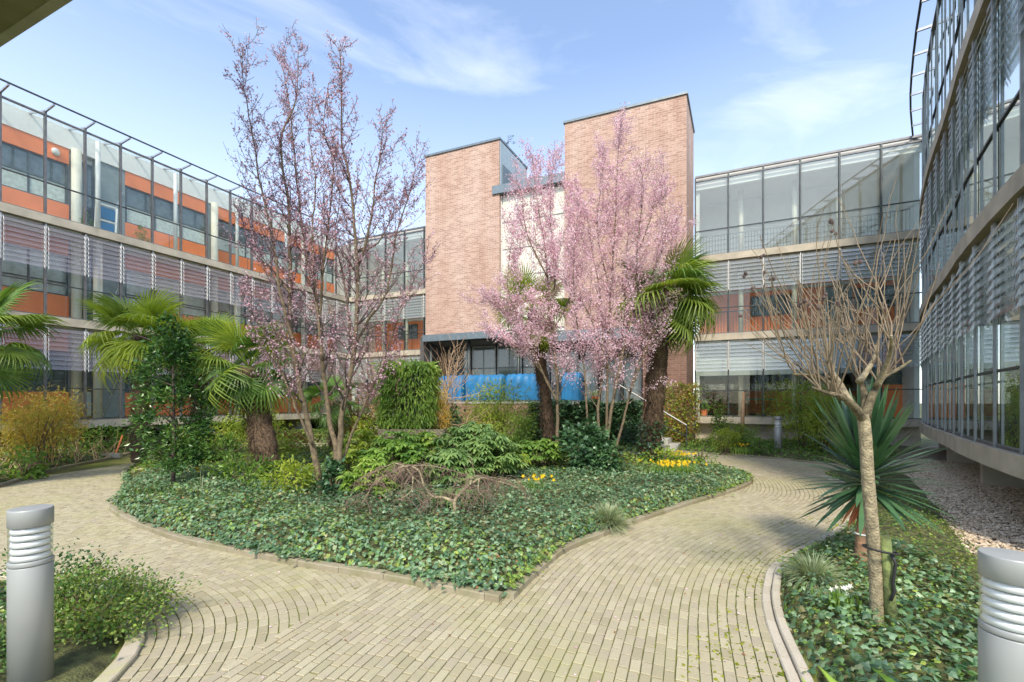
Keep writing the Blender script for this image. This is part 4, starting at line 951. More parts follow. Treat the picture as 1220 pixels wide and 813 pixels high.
# pollarded tree with whips and seed heads
base = Vector((*G(1045, 753), .02)); r = thing('pollarded_tree', tuple(base), 'pale barked pollarded tree with bare whippy shoots tied to a mossy stake', 'tree')
Yt = base.y; m = MB(); br = MB()
def lp(pp, dy, r0, r1, mb=None, n=8):
    c = spl([P(x, y, Yt+dy*k/(len(pp)-1)) for k, (x, y) in enumerate(pp)], 5); (mb or m).tube(c, [r0+(r1-r0)*(k/(len(c)-1))**.7 for k in range(len(c))], n); return c
lp([(1045, 762), (1044, 700), (1040, 640), (1034, 570), (1031, 520), (1028, 494)], 0, .042, .036, n=12)
knots = []; M['whip_bark'] = plain('whip_bark', (.21, .16, .10), .8, var=.35, scale=5)
for pp, dy, r0, r1 in (([(1029, 500), (1015, 482), (1000, 472), (985, 468), (968, 462)], -.3, .034, .007), ([(1031, 498), (1030, 470), (1022, 450), (1012, 438)], .35, .036, .007), ([(1030, 498), (1040, 470), (1052, 450), (1070, 440), (1085, 430)], .1, .034, .007), ([(1004, 474), (985, 455), (970, 448), (945, 446)], -.1, .03, .007), ([(1024, 455), (1040, 430), (1046, 405)], .2, .026, .007), ([(1012, 480), (1000, 455), (990, 440)], .3, .03, .007), ([(1045, 460), (1060, 425), (1062, 400)], -.3, .024, .007)):
    knots += [lp(pp, dy, r0, r1)[j] for j in range(8, 6*len(pp)-8, 3) if j < 5*len(pp)-5]
m.build('trunk', 'bark_pale', r, True)
heads = MB(); ends = []
for k in range(66):
    q = random.choice(knots); side = (q.x-P(1045, 470, Yt).x)*1.25
    d = Vector((side+random.gauss(0, .32), random.gauss(0, .45), random.uniform(.8, 1.5))); s = shoot(q, d, random.uniform(.5, 1.2), .3, .22, 9)
    br.tube(s, [.0056, .005, .0045, .004, .0036, .0032, .003, .0026, .0022, .002], 5, False); ends.append(s[-1])
    if random.random() < .9: br.tube(shoot(s[3], (s[3]-s[2]).normalized()+rv()*.35, .4, .2, .1, 4), [.004, .0035, .003, .0025, .002], 4, False)
for k in range(16):
    e = ends[k]
    for j in range(random.choice((2, 3, 4))): q = e+rv()*.009; heads.sphere(q, random.uniform(.009, .014), 6, (1, 1, 1.2))
    heads.build('seed_head', 'bark_dark', r); heads = MB()
br.build('whips', 'whip_bark', r, True)
sb = Vector((*G(1062, 757), 0)); r = thing('tree_stake', tuple(sb), 'moss green wooden stake leaning against the pollarded tree', 'stake')
m = MB(); m.tube([P(1062, 760, sb.y), P(1059, 700, sb.y), P(1054, 638, sb.y+.02)], [.038, .036, .034], 10); m.build('post', 'stake', r, True)
m = MB(); cs = []
for k in range(17): a = 2*math.pi*k/16; c_ = P(1049, 655, sb.y+.0); cs.append(c_+Vector((math.cos(a)*.105, math.sin(a)*.075, -.02*math.cos(a))))
m.tube(cs, .008, 5); m.tube([P(1062, 660, sb.y-.04), P(1067, 672, sb.y-.05), P(1064, 695, sb.y-.05), P(1066, 705, sb.y-.05), P(1061, 716, sb.y-.05)], .011, 6); m.build('strap', 'black', r, True)

# ------------------------------------------------------------------ palms
def frond_mesh(name, R, nseg, span, droop, mat, wid=.045, pet=.6):
    """fan leaf: petiole along +Y then a pleated fan of segments"""
    V = []; Fc = []
    def add(vs, fs):
        i = len(V); V.extend(vs); Fc.extend([tuple(i+x for x in f) for f in fs])
    hub = np.array([0, pet, 0.]); 
    add([(-.012, 0, 0), (.012, 0, 0), (.01, pet, -.0), (-.01, pet, -.0)], [(0, 1, 2, 3)]); add([(0, 0, .012), (0, 0, -.012), (0, pet, -.01), (0, pet, .01)], [(0, 1, 2, 3)])
    for k in range(nseg):
        a = (-.5+(k+.5)/nseg)*span; l = R*(.78+.22*math.cos(a*.8))*random.uniform(.93, 1.05); d = np.array([math.sin(a), math.cos(a), 0]); sd = np.array([math.cos(a), -math.sin(a), 0]); vs = []
        dr = droop*random.uniform(.7, 1.4); cup = .18
        for t in (0, .22, .45, .68, .86, 1):
            w = wid*R*(.10+.9*min(1, t/.42))*(1 if t < .6 else max(.04, 1-(t-.6)/.42)); c = hub+d*l*(t-.0*dr)+np.array([0, 0, cup*l*math.sin(t*1.9)*.35-dr*l*max(0, t-.38)**2*1.6]); c = c-d*l*dr*max(0, t-.55)**2*.9
            vs += [tuple(c-sd*w*.5+np.array([0, 0, .25*w])), tuple(c+np.array([0, 0, -.15*w])), tuple(c+sd*w*.5+np.array([0, 0, .25*w]))]
        fs = []
        for j in range(5):
            for h in (0, 1): fs.append((3*j+h, 3*j+h+1, 3*j+4+h, 3*j+3+h))
        add(vs, fs)
    me = bpy.data.meshes.new(name); me.from_pydata(V, [], Fc); me.materials.append(M[mat]); return me
def frond_set(mats, R=.62):
    return [frond_mesh('frond', R, random.choice((30, 34, 38)), random.uniform(3.6, 4.6), dr, mt) for mt in mats for dr in (.25, .6, 1.0)]
from mathutils import Matrix
def palm(name, base, top, r, label, mats, n, R=.62, pet=(.35, .75), lo=-.9, hi=1.3, trunk_w=.16, group=None, bias=None, ivy=0, lean=None):
    root = thing(name, base, label, 'palm tree'); base = Vector(base); top = Vector(top)
    m = MB(); K = 26; pts = []; rad = []
    for k in range(K+1):
        t = k/K; c = base.lerp(top, t)+Vector((.04*math.sin(t*4), 0, 0)); pts.append(c); rad.append(trunk_w*(.92+.16*math.sin(k*1.9)*.5+.12*t+random.uniform(-.05, .05)))
    m.tube(pts, rad, 16)
    for i, v in enumerate(m.v): m.v[i] = (v[0]+random.gauss(0, .012), v[1]+random.gauss(0, .012), v[2]+random.gauss(0, .015))
    m.build('trunk', 'palm_trunk', root, True)
    nh = int((top-base).length*1100); t = rng.uniform(.06, 1.0, nh); a = rng.uniform(0, 6.28, nh)
    B = np.array(base)[None]*(1-t[:, None])+np.array(top)[None]*t[:, None]; o = np.stack([np.cos(a), np.sin(a), 0*a], 1)
    V, Fc = blades(B+o*trunk_w*.93, norm(o*rng.uniform(.25, .9, (nh, 1))+np.stack([rng.normal(0, .5, nh), rng.normal(0, .5, nh), rng.uniform(-1, .7, nh)], 1)), rng.uniform(.06, .22, nh), .011, .8, 2); np_mesh('fibre', V, Fc, 'fibre', root)
    if ivy:
        ni = int(ivy*1500); t = rng.uniform(-.02, ivy, ni)**1.2; a = rng.uniform(0, 6.28, ni); o = np.stack([np.cos(a), np.sin(a), 0*a], 1)
        B = np.array(base)[None]*(1-t[:, None])+np.array(top)[None]*t[:, None]+o*(trunk_w*rng.uniform(.95, 1.5, (ni, 1))); leaves('ivy', B, o, .075, .07, 'ivy_dark', root, IVY, .5, .6)
    meshes = frond_set(mats, R)
    for k in range(n):
        f = (k+.5)/n; el = lo+(hi-lo)*(f**.85)+random.gauss(0, .1); az = k*2.39996+random.gauss(0, .2)
        if bias is not None and random.random() < .5: az = bias+random.gauss(0, .9)
        dv = Vector((math.cos(az)*math.cos(el), math.sin(az)*math.cos(el), math.sin(el)))
        pl = random.uniform(*pet); 
        me = meshes[(0 if el > .7 else (1 if el > .0 else 2))+3*random.randrange(len(mats))]
        y = dv; x = y.cross(Vector((0, 0, 1))); x = x.normalized() if x.length > .05 else Vector((1, 0, 0)); z = x.cross(y)
        rot = Matrix((x, y, z)).transposed() @ Matrix.Rotation(random.gauss(0, .35), 3, 'Y') @ Matrix.Rotation(random.gauss(-.25, .2), 3, 'X')
        o = bpy.data.objects.new('frond', me); COL.objects.link(o); sc = random.uniform(.82, 1.12)
        Mx = Matrix.Translation(top+Vector((0, 0, .05*f))) @ rot.to_4x4() @ Matrix.Diagonal((sc, pl/.6*1.0 if False else sc, sc, 1)); o.matrix_basis = Mx; put(o, root)
    return root
palm('fan_palm', (*G(320, 578), .1), P(296, 440, 8.5), 0, 'thick trunked fan palm with drooping fronds directly left of the dusky cherry tree', ['palm_olive', 'palm_yellow', 'palm'], 26, R=.74, trunk_w=.22, lo=-.75, hi=1.2)
palm('fan_palm', (P(165, 478, 10.6).x, 10.6, .1), P(168, 402, 10.6), 0, 'yellow green fan palm rising behind the conical evergreen', ['palm_yellow', 'palm_yellow', 'palm_olive'], 30, R=.86, trunk_w=.15, lo=-.7, hi=1.25)
palm('fan_palm', (P(230, 478, 11.8).x, 11.8, .1), P(240, 418, 11.8), 0, 'lower yellow green fan palm squeezed between the conical evergreen and the thick trunked palm', ['palm_yellow', 'palm_olive'], 20, R=.8, trunk_w=.15, lo=-.7, hi=1.2)
palm('fan_palm', (*G(773, 556), .1), P(788, 356, 9.9), 0, 'tall dark fan palm with ivied foot, right of the pink cherry trees', ['palm', 'palm_olive', 'palm_olive'], 36, R=.86, trunk_w=.22, lo=-1.15, hi=1.25, ivy=.34, bias=-.2)
palm('fan_palm', (*G(657, 549), .1), P(636, 372, 11.4), 0, 'slim dark trunked fan palm hidden among the left pink cherry branches', ['palm_yellow', 'palm_olive'], 26, R=.70, trunk_w=.15, lo=-1.0, hi=1.2, ivy=.2)
palm('fan_palm', (-9.75, 7.5, .1), (-9.55, 7.6, 2.75), 0, 'fan palm cut off by the left edge of the photo', ['palm', 'palm_olive'], 22, R=.70, trunk_w=.17, lo=-1.0, hi=1.2)
palm('fan_palm', (P(397, 520, 13).x, 13, .1), P(397, 478, 13), 0, 'small dark fan palm seen behind the stems of the dusky cherry tree', ['palm'], 16, R=.6, trunk_w=.12, lo=-.9, hi=1.0)

# ------------------------------------------------------------------ yucca
yb = Vector((*G(1027, 676), .02)); yc = P(1032, 585, yb.y+.05)
r = thing('yucca', tuple(yb), 'spiky dark green yucca on a ringed brown trunk behind the pollarded tree', 'plant')
m = MB(); K = 24; pts = [yb.lerp(yc, k/K) for k in range(K+1)]; m.tube(pts, [.062*(1+.10*(k % 2))-.008*k/K for k in range(K+1)], 14); m.build('trunk', 'yucca_trunk', r, True)
n = 190; el = rng.uniform(-.5, 1.5, n); az = rng.uniform(0, 6.283, n); d = np.stack([np.cos(az)*np.cos(el), np.sin(az)*np.cos(el), np.sin(el)], 1)
top = np.array(yc)[None]+np.stack([0*el, 0*el, .22*(el+.7)/2.1], 1)+d*.03
V, Fc = blades(top, d, rng.uniform(.50, .70, n)+.24*(el > .9), .056, rng.uniform(.05, .55, n)*(el < .9), 5); np_mesh('leaves', V, Fc, 'yucca', r)
n = 16; az = rng.uniform(2.2, 4.6, n); d = np.stack([np.cos(az)*.7, np.sin(az)*.5, -rng.uniform(.3, 1, n)], 1); V, Fc = blades(np.array(yc)[None]+np.array([[0, 0, -.03]])+d*.04, d, rng.uniform(.25, .42, n), .035, .9, 4); np_mesh('dead_leaves', V, Fc, 'dead_leaf', r)
m = MB(); c = yb.lerp(yc, .42); m.tube([c+Vector((math.cos(a)*.066, math.sin(a)*.066, 0)) for a in [k*math.pi/8 for k in range(17)]], .009, 5); m.build('tie_band', 'white', r, True)

# ------------------------------------------------------------------ shrubs
def shrub(name, px, Y, zc, rad, label, mat, n, size, width, tpl=LEAF, K=30, sig=.2, stem=True, droop=.0, spread=.7, x=None, cat='shrub', shell=.8):
    X = x if x is not None else (px-CX)/F*Y
    r = thing(name, (X, Y, 0), label, cat); p, o = blob((X, Y, zc), rad, n, K, sig, shell); p[:, 2] = np.maximum(p[:, 2], .05+rng.uniform(0, .1, n))
    leaves('foliage', p, o, size, width, mat, r, tpl, droop, spread)
    if stem:
        m = MB()
        for k in range(9):
            e = Vector((X, Y, zc))+Vector((random.gauss(0, .4)*rad[0], random.gauss(0, .4)*rad[1], random.uniform(0, .6)*rad[2])); m.tube([(X+random.gauss(0, .06), Y+random.gauss(0, .06), .0), tuple(Vector((X, Y, zc*.4)).lerp(e, .4)), tuple(e)], [.018, .012, .005], 5, False)
        m.build('stems', 'bark', r)
    return r
# conical evergreen
hx, hy = G(206, 590); r = thing('conical_evergreen', (hx, hy, .1), 'dark glossy conical evergreen shrub at the left end of the centre bed', 'shrub')
pp = []; oo = []
K = 88
for k in range(K):
    t = (k+.5)/K; z = .52+t*2.25; rr = .50*(1-.05*t)*(1 if t > .25 else .45+2.2*t)*(1 if t < .6 else max(.3, 1-(t-.6)*1.6)); a = random.uniform(0, 6.28); q = rr*random.uniform(.35, 1.05); nn = 80
    c = np.array([hx+math.cos(a)*q, hy+math.sin(a)*q, z+.12*random.gauss(0, 1)-.05*q]); w = rng.normal(0, .078, (nn, 3)); pp.append(c+w); oo.append(norm(np.array([math.cos(a), math.sin(a), .5])+w*3))
p = np.concatenate(pp); o = np.concatenate(oo); p[:, 2] = np.maximum(p[:, 2], .4+rng.uniform(0, .2, len(p)))
leaves('foliage', p, o, .075, .038, 'holly', r, LEAF, .1, .6)
m = MB(); m.tube([(hx, hy, 0), (hx+.02, hy, .9), (hx, hy, 2.5)], [.035, .028, .01], 8)
for k in range(26): z = .5+k*.08; a = k*2.4; m.tube([(hx, hy, z), (hx+math.cos(a)*.5, hy+math.sin(a)*.5, z+.2)], [.012, .004], 5, False)
m.build('trunk', 'bark_dark', r, True)
# bamboo screen in planter
bx = P(487, 460, 10.5); r = thing('bamboo_screen', (bx.x, bx.y, 0), 'dense square block of leafy green bamboo standing in a low timber planter', 'bamboo')
n = 6500; q = rng.uniform(-1, 1, (n, 3)); ax = rng.integers(0, 3, n); q[np.arange(n), ax] = np.sign(q[np.arange(n), ax])*rng.uniform(.72, 1.06, n); q += rng.normal(0, .09, (n, 3)); p = np.array([bx.x, bx.y, 1.78])+q*np.array([.60, .42, .82])*(1-.12*np.abs(q[:, [2]])**4)
leaves('foliage', p, norm(q*[1, 1, .5]), .145, .03, 'bamboo', r, LONG, .8, .55)
p = np.array([bx.x+.1, bx.y, 1.7])+rng.uniform(-1, 1, (1500, 3))*[.3, .3, .75]; leaves('inner_foliage', p, rdir(1500), .12, .03, 'ivy_dark', r, LONG, .6, .6)
m = MB()
for k in range(26): x, y = bx.x+random.uniform(-.5, .5), bx.y+random.uniform(-.3, .3); m.tube([(x, y, .5), (x+random.gauss(0, .05), y, 2.4)], [.01, .005], 5, False)
m.build('canes', 'bark_pale', r)
r = thing('planter', (bx.x, bx.y, 0), 'low weathered timber planter under the green bamboo block', 'planter')
m = MB()
for k in range(4):
    z = .42+k*.15; m.box((bx.x+.15, bx.y-.42, z), 1.5, .05, .142); m.box((bx.x+.15, bx.y+.42, z), 1.5, .05, .142); m.box((bx.x-.60, bx.y, z), .05, .79, .142); m.box((bx.x+.90, bx.y, z), .05, .79, .142)
m.build('boards', 'bark_pale', r); m = MB(); m.box((bx.x+.15, bx.y, .6), 1.4, .74, .3); m.build('soil', 'soil', r)
# left bed golden bamboo
shrub('golden_bamboo', 22, 9.4, 1.05, (.75, .5, .62), 'feathery golden bamboo clump at the far left below the glass building', 'golden', 3300, .10, .016, LONG, 26, .3, True, .3, 1.1, x=-10.35)
shrub('golden_bamboo', 62, 10.3, 1.05, (.55, .5, .62), 'rust tinged golden bamboo clump right of its taller neighbour by the left path', 'rust', 1500, .09, .016, LONG, 40, .22, True, .3, x=-11.0)
shrub('golden_bamboo', 60, 10.6, 1.15, (.62, .5, .6), 'rounded golden bamboo clump between the left path and the orange ground floor panel', 'golden', 2600, .10, .016, LONG, 22, .3, True, .3, 1.1, x=-11.3)
m = MB()
b0 = Vector((-10.6, 9.8, .1)); r = thing('bare_shrub', tuple(b0), 'low tangle of dry bare stems under the golden bamboo', 'shrub')
for k in range(90):
    o = b0+Vector((random.uniform(-1.6, .3), random.uniform(-1.3, 2.6), 0)); m.tube(shoot(o, Vector((random.gauss(0, .5), random.gauss(0, .5), 1)), random.uniform(.4, .9), .1, .2, 4), [.007, .006, .005, .004, .003], 4, False)
m.build('stems', 'twig_tan', r)
for k, (px, Y, h, lab) in enumerate(((95, 12.3, .55, 'thin green leafed hydrangea stems left of the bollard lamp pillar line, near the golden bamboo'), (125, 13.0, .5, 'green leafed low shrub on the left bed below the glass doors'), (28, 8.8, .3, 'small green ground shrub at the left path edge'))):
    X = (px-CX)/F*Y; labs = ['young green leafed shrub in the left bed, right of the golden bamboo', 'young green leafed shrub below the grey glass section of the left building', 'low green shrub at the kerb of the left bed in front of the golden bamboo']
    shrub('leafy_shrub', px, Y, h, (.5, .4, .35), labs[k], 'green', 420, .10, .05, LEAF, 16, .2)
# rhododendrons etc. in centre bed
def whorls(root, c, rad, K, mat, L=.17, W=.045):
    """rosettes of long drooping leaves"""
    k = rdir(K, -.15, 1); k *= rng.uniform(.6, 1.02, (K, 1)); C0 = np.array(c)+k*np.array(rad); pos = []; D = []
    for q, o in zip(C0, k):
        m_ = random.randint(9, 12); a0 = random.random()*6
        for j in range(m_): a = a0+6.283*j/m_; pos.append(q); D.append((math.cos(a)+o[0]*.4, math.sin(a)+o[1]*.4, random.uniform(-.55, .15)))
    pos = np.array(pos); D = np.array(D); s = L*rng.uniform(.75, 1.2, len(pos)); scatter('foliage', LONG, pos, D, np.tile([0, 0, 1.], (len(pos), 1))+rng.normal(0, .15, (len(pos), 3)), s, s*W/L, mat, root)
def rhodo(px, Y, zc, rad, K, label, mat='rhodo', L=.17, W=.045):
    X = (px-CX)/F*Y; r = thing('rhododendron', (X, Y, .05), label, 'shrub'); whorls(r, (X, Y, zc), rad, K, mat, L, W); m = MB()
    for k in range(12): m.tube([(X+random.gauss(0, .05), Y, .05), (X+random.gauss(0, .5)*rad[0], Y+random.gauss(0, .4)*rad[1], zc+rad[2]*.4)], [.014, .006], 5, False)
    m.build('stems', 'bark', r); return r
rhodo(580, 7.9, .48, (.62, .5, .62), 150, 'pale green rhododendron with drooping leaf whorls in the middle of the bed')
rhodo(535, 7.4, .35, (.6, .45, .45), 110, 'low rhododendron with pale leaf whorls behind the weeping maple')
rhodo(470, 7.2, .55, (.62, .5, .58), 130, 'mid green rhododendron behind the left half of the weeping maple', 'green', .13, .05)
rhodo(440, 6.5, .35, (.40, .35, .42), 90, 'dark green shrub at the foot of the dusky cherry tree, right side', 'bamboo', .11, .035)
rhodo(500, 9.0, .5, (.8, .5, .5), 130, 'bright green shrub in front of the timber planter', 'bamboo', .15, .06)
rhodo(640, 9.4, .42, (.6, .5, .4), 80, 'leafy green hellebore like shrub left of the dark palm trunk', 'green', .17, .07)
rhodo(430, 9.3, .5, (.55, .4, .5), 70, 'yellow green leafy shrub behind the dusky cherry stems', 'lime', .14, .05)
rhodo(545, 5.75, .30, (.30, .2, .18), 16, 'tuft of pale drooping leaves poking through the weeping maple branches', 'rhodo', .16, .04)
shrub('lime_shrub', 345, 6.7, .42, (.42, .35, .30), 'bright lime green shrub at the foot of the thick palm trunk', 'lime', 1100, .075, .035, LEAF, 26, .2)
shrub('leafy_shrub', 290, 7.6, .35, (.5, .4, .28), 'low mid green shrub left of the thick palm trunk', 'green', 900, .08, .04, LEAF, 24, .22)
shrub('leafy_shrub', 255, 10.5, .45, (.8, .5, .3), 'low pale green shrub behind the conical evergreen toward the left path', 'green', 1000, .12, .05, LEAF, 24, .22)
shrub('leafy_shrub', 345, 12, .45, (.7, .4, .3), 'low rusty green shrub behind the thick palm trunk', 'rust', 700, .11, .04, LEAF, 24, .22)
shrub('leafy_shrub', 275, 17, .45, (2.2, .7, .3), 'band of yellow green ground shrub far back along the left building', 'lime', 1600, .13, .06, LEAF, 40, .2)
shrub('leafy_shrub', 300, 15, .85, (.8, .5, .6), 'yellow green shrub behind the trunk of the thick palm', 'lime', 900, .15, .05, LONG, 24, .22)
shrub('leafy_shrub', 430, 14, 1.0, (.9, .5, .8), 'orange tinted leafy shrub behind the dusky cherry stems', 'rust', 1500, .13, .04, LONG, 30, .22)
shrub('leafy_shrub', 450, 13.2, .75, (.7, .4, .5), 'pale yellow green shrub left of the bamboo block', 'lime', 900, .12, .05, LEAF, 24, .22)
shrub('yellow_bamboo', 522, 10.8, 1.1, (.22, .25, .75), 'straw yellow grass like bamboo beside the green bamboo block', 'yellow', 2200, .13, .012, LONG, 26, .25, True, .3, .5)
shrub('bamboo', 595, 13.3, 1.35, (.85, .5, .75), 'feathery yellow green bamboo mound below the blue covers', 'lime', 3800, .13, .022, LONG, 28, .3, True, .3)
shrub('bamboo', 612, 12.2, .75, (.55, .4, .5), 'lower rounded bamboo mound in front of the feathery one below the blue covers', 'bamboo', 2200, .11, .02, LONG, 30, .2, True, .3)
shrub('leafy_shrub', 560, 13.8, .9, (.5, .3, .7), 'pinkish brown twiggy shrub against the brick terrace wall', 'rust', 500, .08, .03, LEAF, 24, .25)
shrub('ivy_bush', 540, 13.4, .9, (.35, .3, .5), 'dark ivy hump against the brick terrace wall, beside the yellow bamboo', 'ivy_dark', 700, .09, .08, IVY, 20, .22)
shrub('ivy_bush', 695, 9.0, .55, (.50, .42, .62), 'dark ivy mound climbing the stems of the largest pink cherry tree', 'ivy_dark', 2400, .085, .08, IVY, 40, .2)
shrub('ivy_bush', 722, 8.7, .40, (.28, .25, .40), 'small dark ivy clump at the right foot of the largest pink cherry tree', 'ivy_dark', 800, .075, .07, IVY, 20, .2)
shrub('ivy_bush', 398, 6.65, .38, (.16, .15, .30), 'dark blue green ivy wrapped round the foot of the dusky cherry tree', 'ivy_dark', 520, .075, .07, IVY, 16, .2)
rhodo(560, 8.6, .62, (.7, .5, .6), 130, 'tall pale green rhododendron at the back of the centre bed below the brick wall')
rhodo(600, 8.7, .35, (.5, .4, .35), 60, 'yellow green leafy shrub right of the tall pale rhododendron', 'lime', .14, .05)
rhodo(425, 7.6, .42, (.4, .35, .4), 60, 'yellowish shrub directly right of the dusky cherry trunk', 'lime', .12, .045)
shrub('leafy_shrub', 320, 10.4, .45, (.6, .4, .32), 'fresh green ferny shrub just behind the thick trunked palm', 'lime', 900, .09, .03, LONG, 22, .25)
shrub('leafy_shrub', 790, 9.9, .3, (.5, .35, .2), 'low pale ground shrub between the daffodils and the ivied palm', 'bamboo', 500, .07, .03, LEAF, 18, .25)
# ivy hedge over the terrace wall (right part)
r = thing('ivy_hedge', (3, 14.8, 0), 'long dark ivy hedge covering the terrace wall behind the pink cherry trees', 'hedge')
n = 6500; tt = rng.uniform(-.1, 3.9, n); z = rng.uniform(.02, 1.62, n)+.06*np.sin(tt*5); sd = rng.uniform(-.35, .05, n)+.07*np.sin(tt*9)*np.sin(z*7)
B = np.array([*w0, 0.])[None]+np.stack([u2[0]*tt-us[0]*-sd, u2[1]*tt+us[1]*sd, z], 1); o = np.tile([-us[0], -us[1], .35], (n, 1)); leaves('foliage', B, o, .10, .095, 'ivy_dark', r, IVY, .4, .5)
# climbing hedge by steps
c = P(806, 500, 15.0); r = thing('climbing_hedge', (c.x, c.y, 0), 'yellow and rust mottled climbing hedge on the brick wall beside the handrail', 'hedge')
n = 4200; q = rng.uniform(-1, 1, (n, 3))*[.62, .22, 1.08]+[c.x+.15, c.y, 1.13]; q[:, 2] += .06*np.sin(q[:, 0]*9); k = rng.random(n) < .55
leaves('foliage', q[k], rdir(k.sum())+[-.2, -.8, 0], .085, .05, 'rust', r, LEAF, .3, .6); leaves('new_foliage', q[~k], rdir((~k).sum())+[-.2, -.8, 0], .085, .05, 'lime', r, LEAF, .3, .6)
# right background planting
shrub('box_shrub', 864, 12.9, .42, (.42, .4, .36), 'small rounded bright green box shrub below the right glass wing', 'lime', 2600, .04, .024, LEAF, 60, .16)
shrub('box_shrub', 884, 13.9, .5, (.5, .4, .38), 'second box shrub, darker green and directly right of the bright one', 'bamboo', 2400, .045, .025, LEAF, 50, .16)
shrub('leafy_shrub', 858, 14.9, .95, (.28, .25, .75), 'narrow upright green shrub against the ground floor glass of the right wing', 'green', 900, .08, .04, LEAF, 24, .25)
shrub('bamboo', 957, 14.1, 1.35, (1.05, .65, .95), 'large loose yellow green bamboo clump left of the yucca', 'lime', 4600, .11, .022, LONG, 34, .3, True, .35)
shrub('bamboo', 985, 12.6, 1.0, (.55, .5, .85), 'green bamboo clump touching the yucca leaves', 'lime', 3000, .10, .022, LONG, 40, .2, True, .35)
shrub('leafy_shrub', 900, 12.6, .3, (.5, .3, .18), 'low blue green ground shrub beside the far bollard lamp', 'green', 500, .08, .04, LEAF, 16, .22)
shrub('leafy_shrub', 865, 10.2, .4, (.35, .3, .25), 'small grey green twiggy shrub near the right tip of the centre bed', 'green', 260, .07, .025, LEAF, 16, .3, x=4.45)
# foreground bushes
shrub('small_leaved_bush', 70, 2.95, .14, (.50, .36, .27), 'small leaved bright green bush at the lower left beside the nearest bollard lamp', 'ivy_bright', 7000, .026, .016, LEAF, 70, .17, x=-2.88)
shrub('small_leaved_bush', 20, 3.3, .13, (.5, .34, .32), 'darker green bush behind the nearest left bollard lamp', 'holly', 3000, .030, .018, LEAF, 50, .2, x=-3.5)
shrub('small_leaved_bush', 0, 2.4, .1, (.36, .3, .26), 'dark green bush cut off by the lower left corner', 'holly', 2200, .028, .017, LEAF, 40, .2, x=-3.1)
b = Vector((1.62, 1.52, .05)); r = thing('broad_leaved_plant', tuple(b), 'large green strap leaves poking up at the bottom right corner by the bollard lamp', 'plant')
n = 26; a = rng.uniform(0, 6.28, n); d = np.stack([np.cos(a)*.6, np.sin(a)*.6, rng.uniform(.5, 1.2, n)], 1); V, Fc = blades(np.array([*b])[None]+rng.normal(0, .1, (n, 3))*[1.6, .6, 0], d, rng.uniform(.42, .58, n), .07, .9, 6); np_mesh('leaves', V, Fc, 'bamboo', r)

def tuft(px, py, n, L, label, mat='grass_tuft', w=.007, rad=.05):
    x, y = G(px, py); r = thing('ornamental_grass', (x, y, .05), label, 'grass'); a = rng.uniform(0, 6.28, n); e = rng.uniform(.25, 1.4, n); d = np.stack([np.cos(a)*np.cos(e), np.sin(a)*np.cos(e), np.sin(e)], 1)
    V, Fc = blades(np.array([x, y, .06])[None]+d*[rad, rad, 0], d, L*rng.uniform(.6, 1.1, n), w, rng.uniform(.7, 1.6, n), 5); np_mesh('blades', V, Fc, mat, r)
tuft(725, 632, 700, .34, 'pale mop of ornamental grass spilling over the kerb of the centre bed')
tuft(968, 700, 600, .27, 'pale mop of ornamental grass in the right bed near the kerb')
tuft(240, 600, 60, .5, 'thin upright dry stems beside the conical evergreen', 'grass_tuft', .005, .2)

def daffodils(px, py, rx, ry, n, label, tall=.26, mat='daffodil', name='daffodil_clump', cat='flowers', lmat='grass', fs=1.0):
    x, y = G(px, py); r = thing(name, (x, y, .05), label, cat); m = n*9; c = np.stack([rng.normal(0, rx*.5, m), rng.normal(0, ry*.5, m), np.full(m, .1)], 1)+[x, y, 0]
    V, Fc = blades(c, np.stack([rng.normal(0, .2, m), rng.normal(0, .2, m), np.ones(m)], 1), tall*rng.uniform(.7, 1.1, m), .012, .3, 3); np_mesh('leaves', V, Fc, lmat, r)
    c = np.stack([rng.normal(0, rx*.45, n), rng.normal(0, ry*.45, n), .1+tall*rng.uniform(.95, 1.25, n)], 1)+[x, y, 0]; f = norm(np.stack([rng.normal(0, .5, n), rng.normal(-.7, .4, n), rng.normal(.1, .3, n)], 1))
    t_ = norm(np.cross(f, [0, 0, 1.]))
    if n < 80:
        for k in range(n): scatter('flower', FLOWER, np.stack([c[k], c[k]+f[k]*.012]), np.stack([t_[k], np.cross(f[k], t_[k])]), np.stack([f[k], f[k]]), fs*np.array([.072, .034]), fs*np.array([.072, .034]), mat, r)
        return
    scatter('flowers', FLOWER, np.concatenate([c, c+f*.012]), np.concatenate([t_, np.cross(f, t_)]), np.concatenate([f, f]), np.repeat([.072, .034], n), np.repeat([.072, .034], n), mat, r)
daffodils(803, 575, .45, .25, 70, 'broad clump of yellow daffodils, nearest the ivy clad palm and path')
daffodils(808, 560, .45, .25, 45, 'second clump of yellow daffodils just behind the broad one')
daffodils(640, 598, .25, .2, 14, 'small loose clump of yellow daffodils right of the weeping maple')
daffodils(886, 546, .3, .2, 10, 'few tall yellow daffodils beside the box shrubs')
daffodils(352, 598-22, .25, .2, 1, 'single yellow daffodil by the thick palm trunk') if False else None
daffodils(236, 584, .15, .12, 5, 'tiny group of yellow daffodils right of the conical evergreen')
daffodils(606, 578, .2, .15, 4, 'two or three yellow daffodils left of the ivy mound')
daffodils(1000, 741, .12, .10, 9, 'small white flowers among the ivy of the right bed', .13, 'white_flower', 'white_flower_clump', 'flowers', fs=.6)
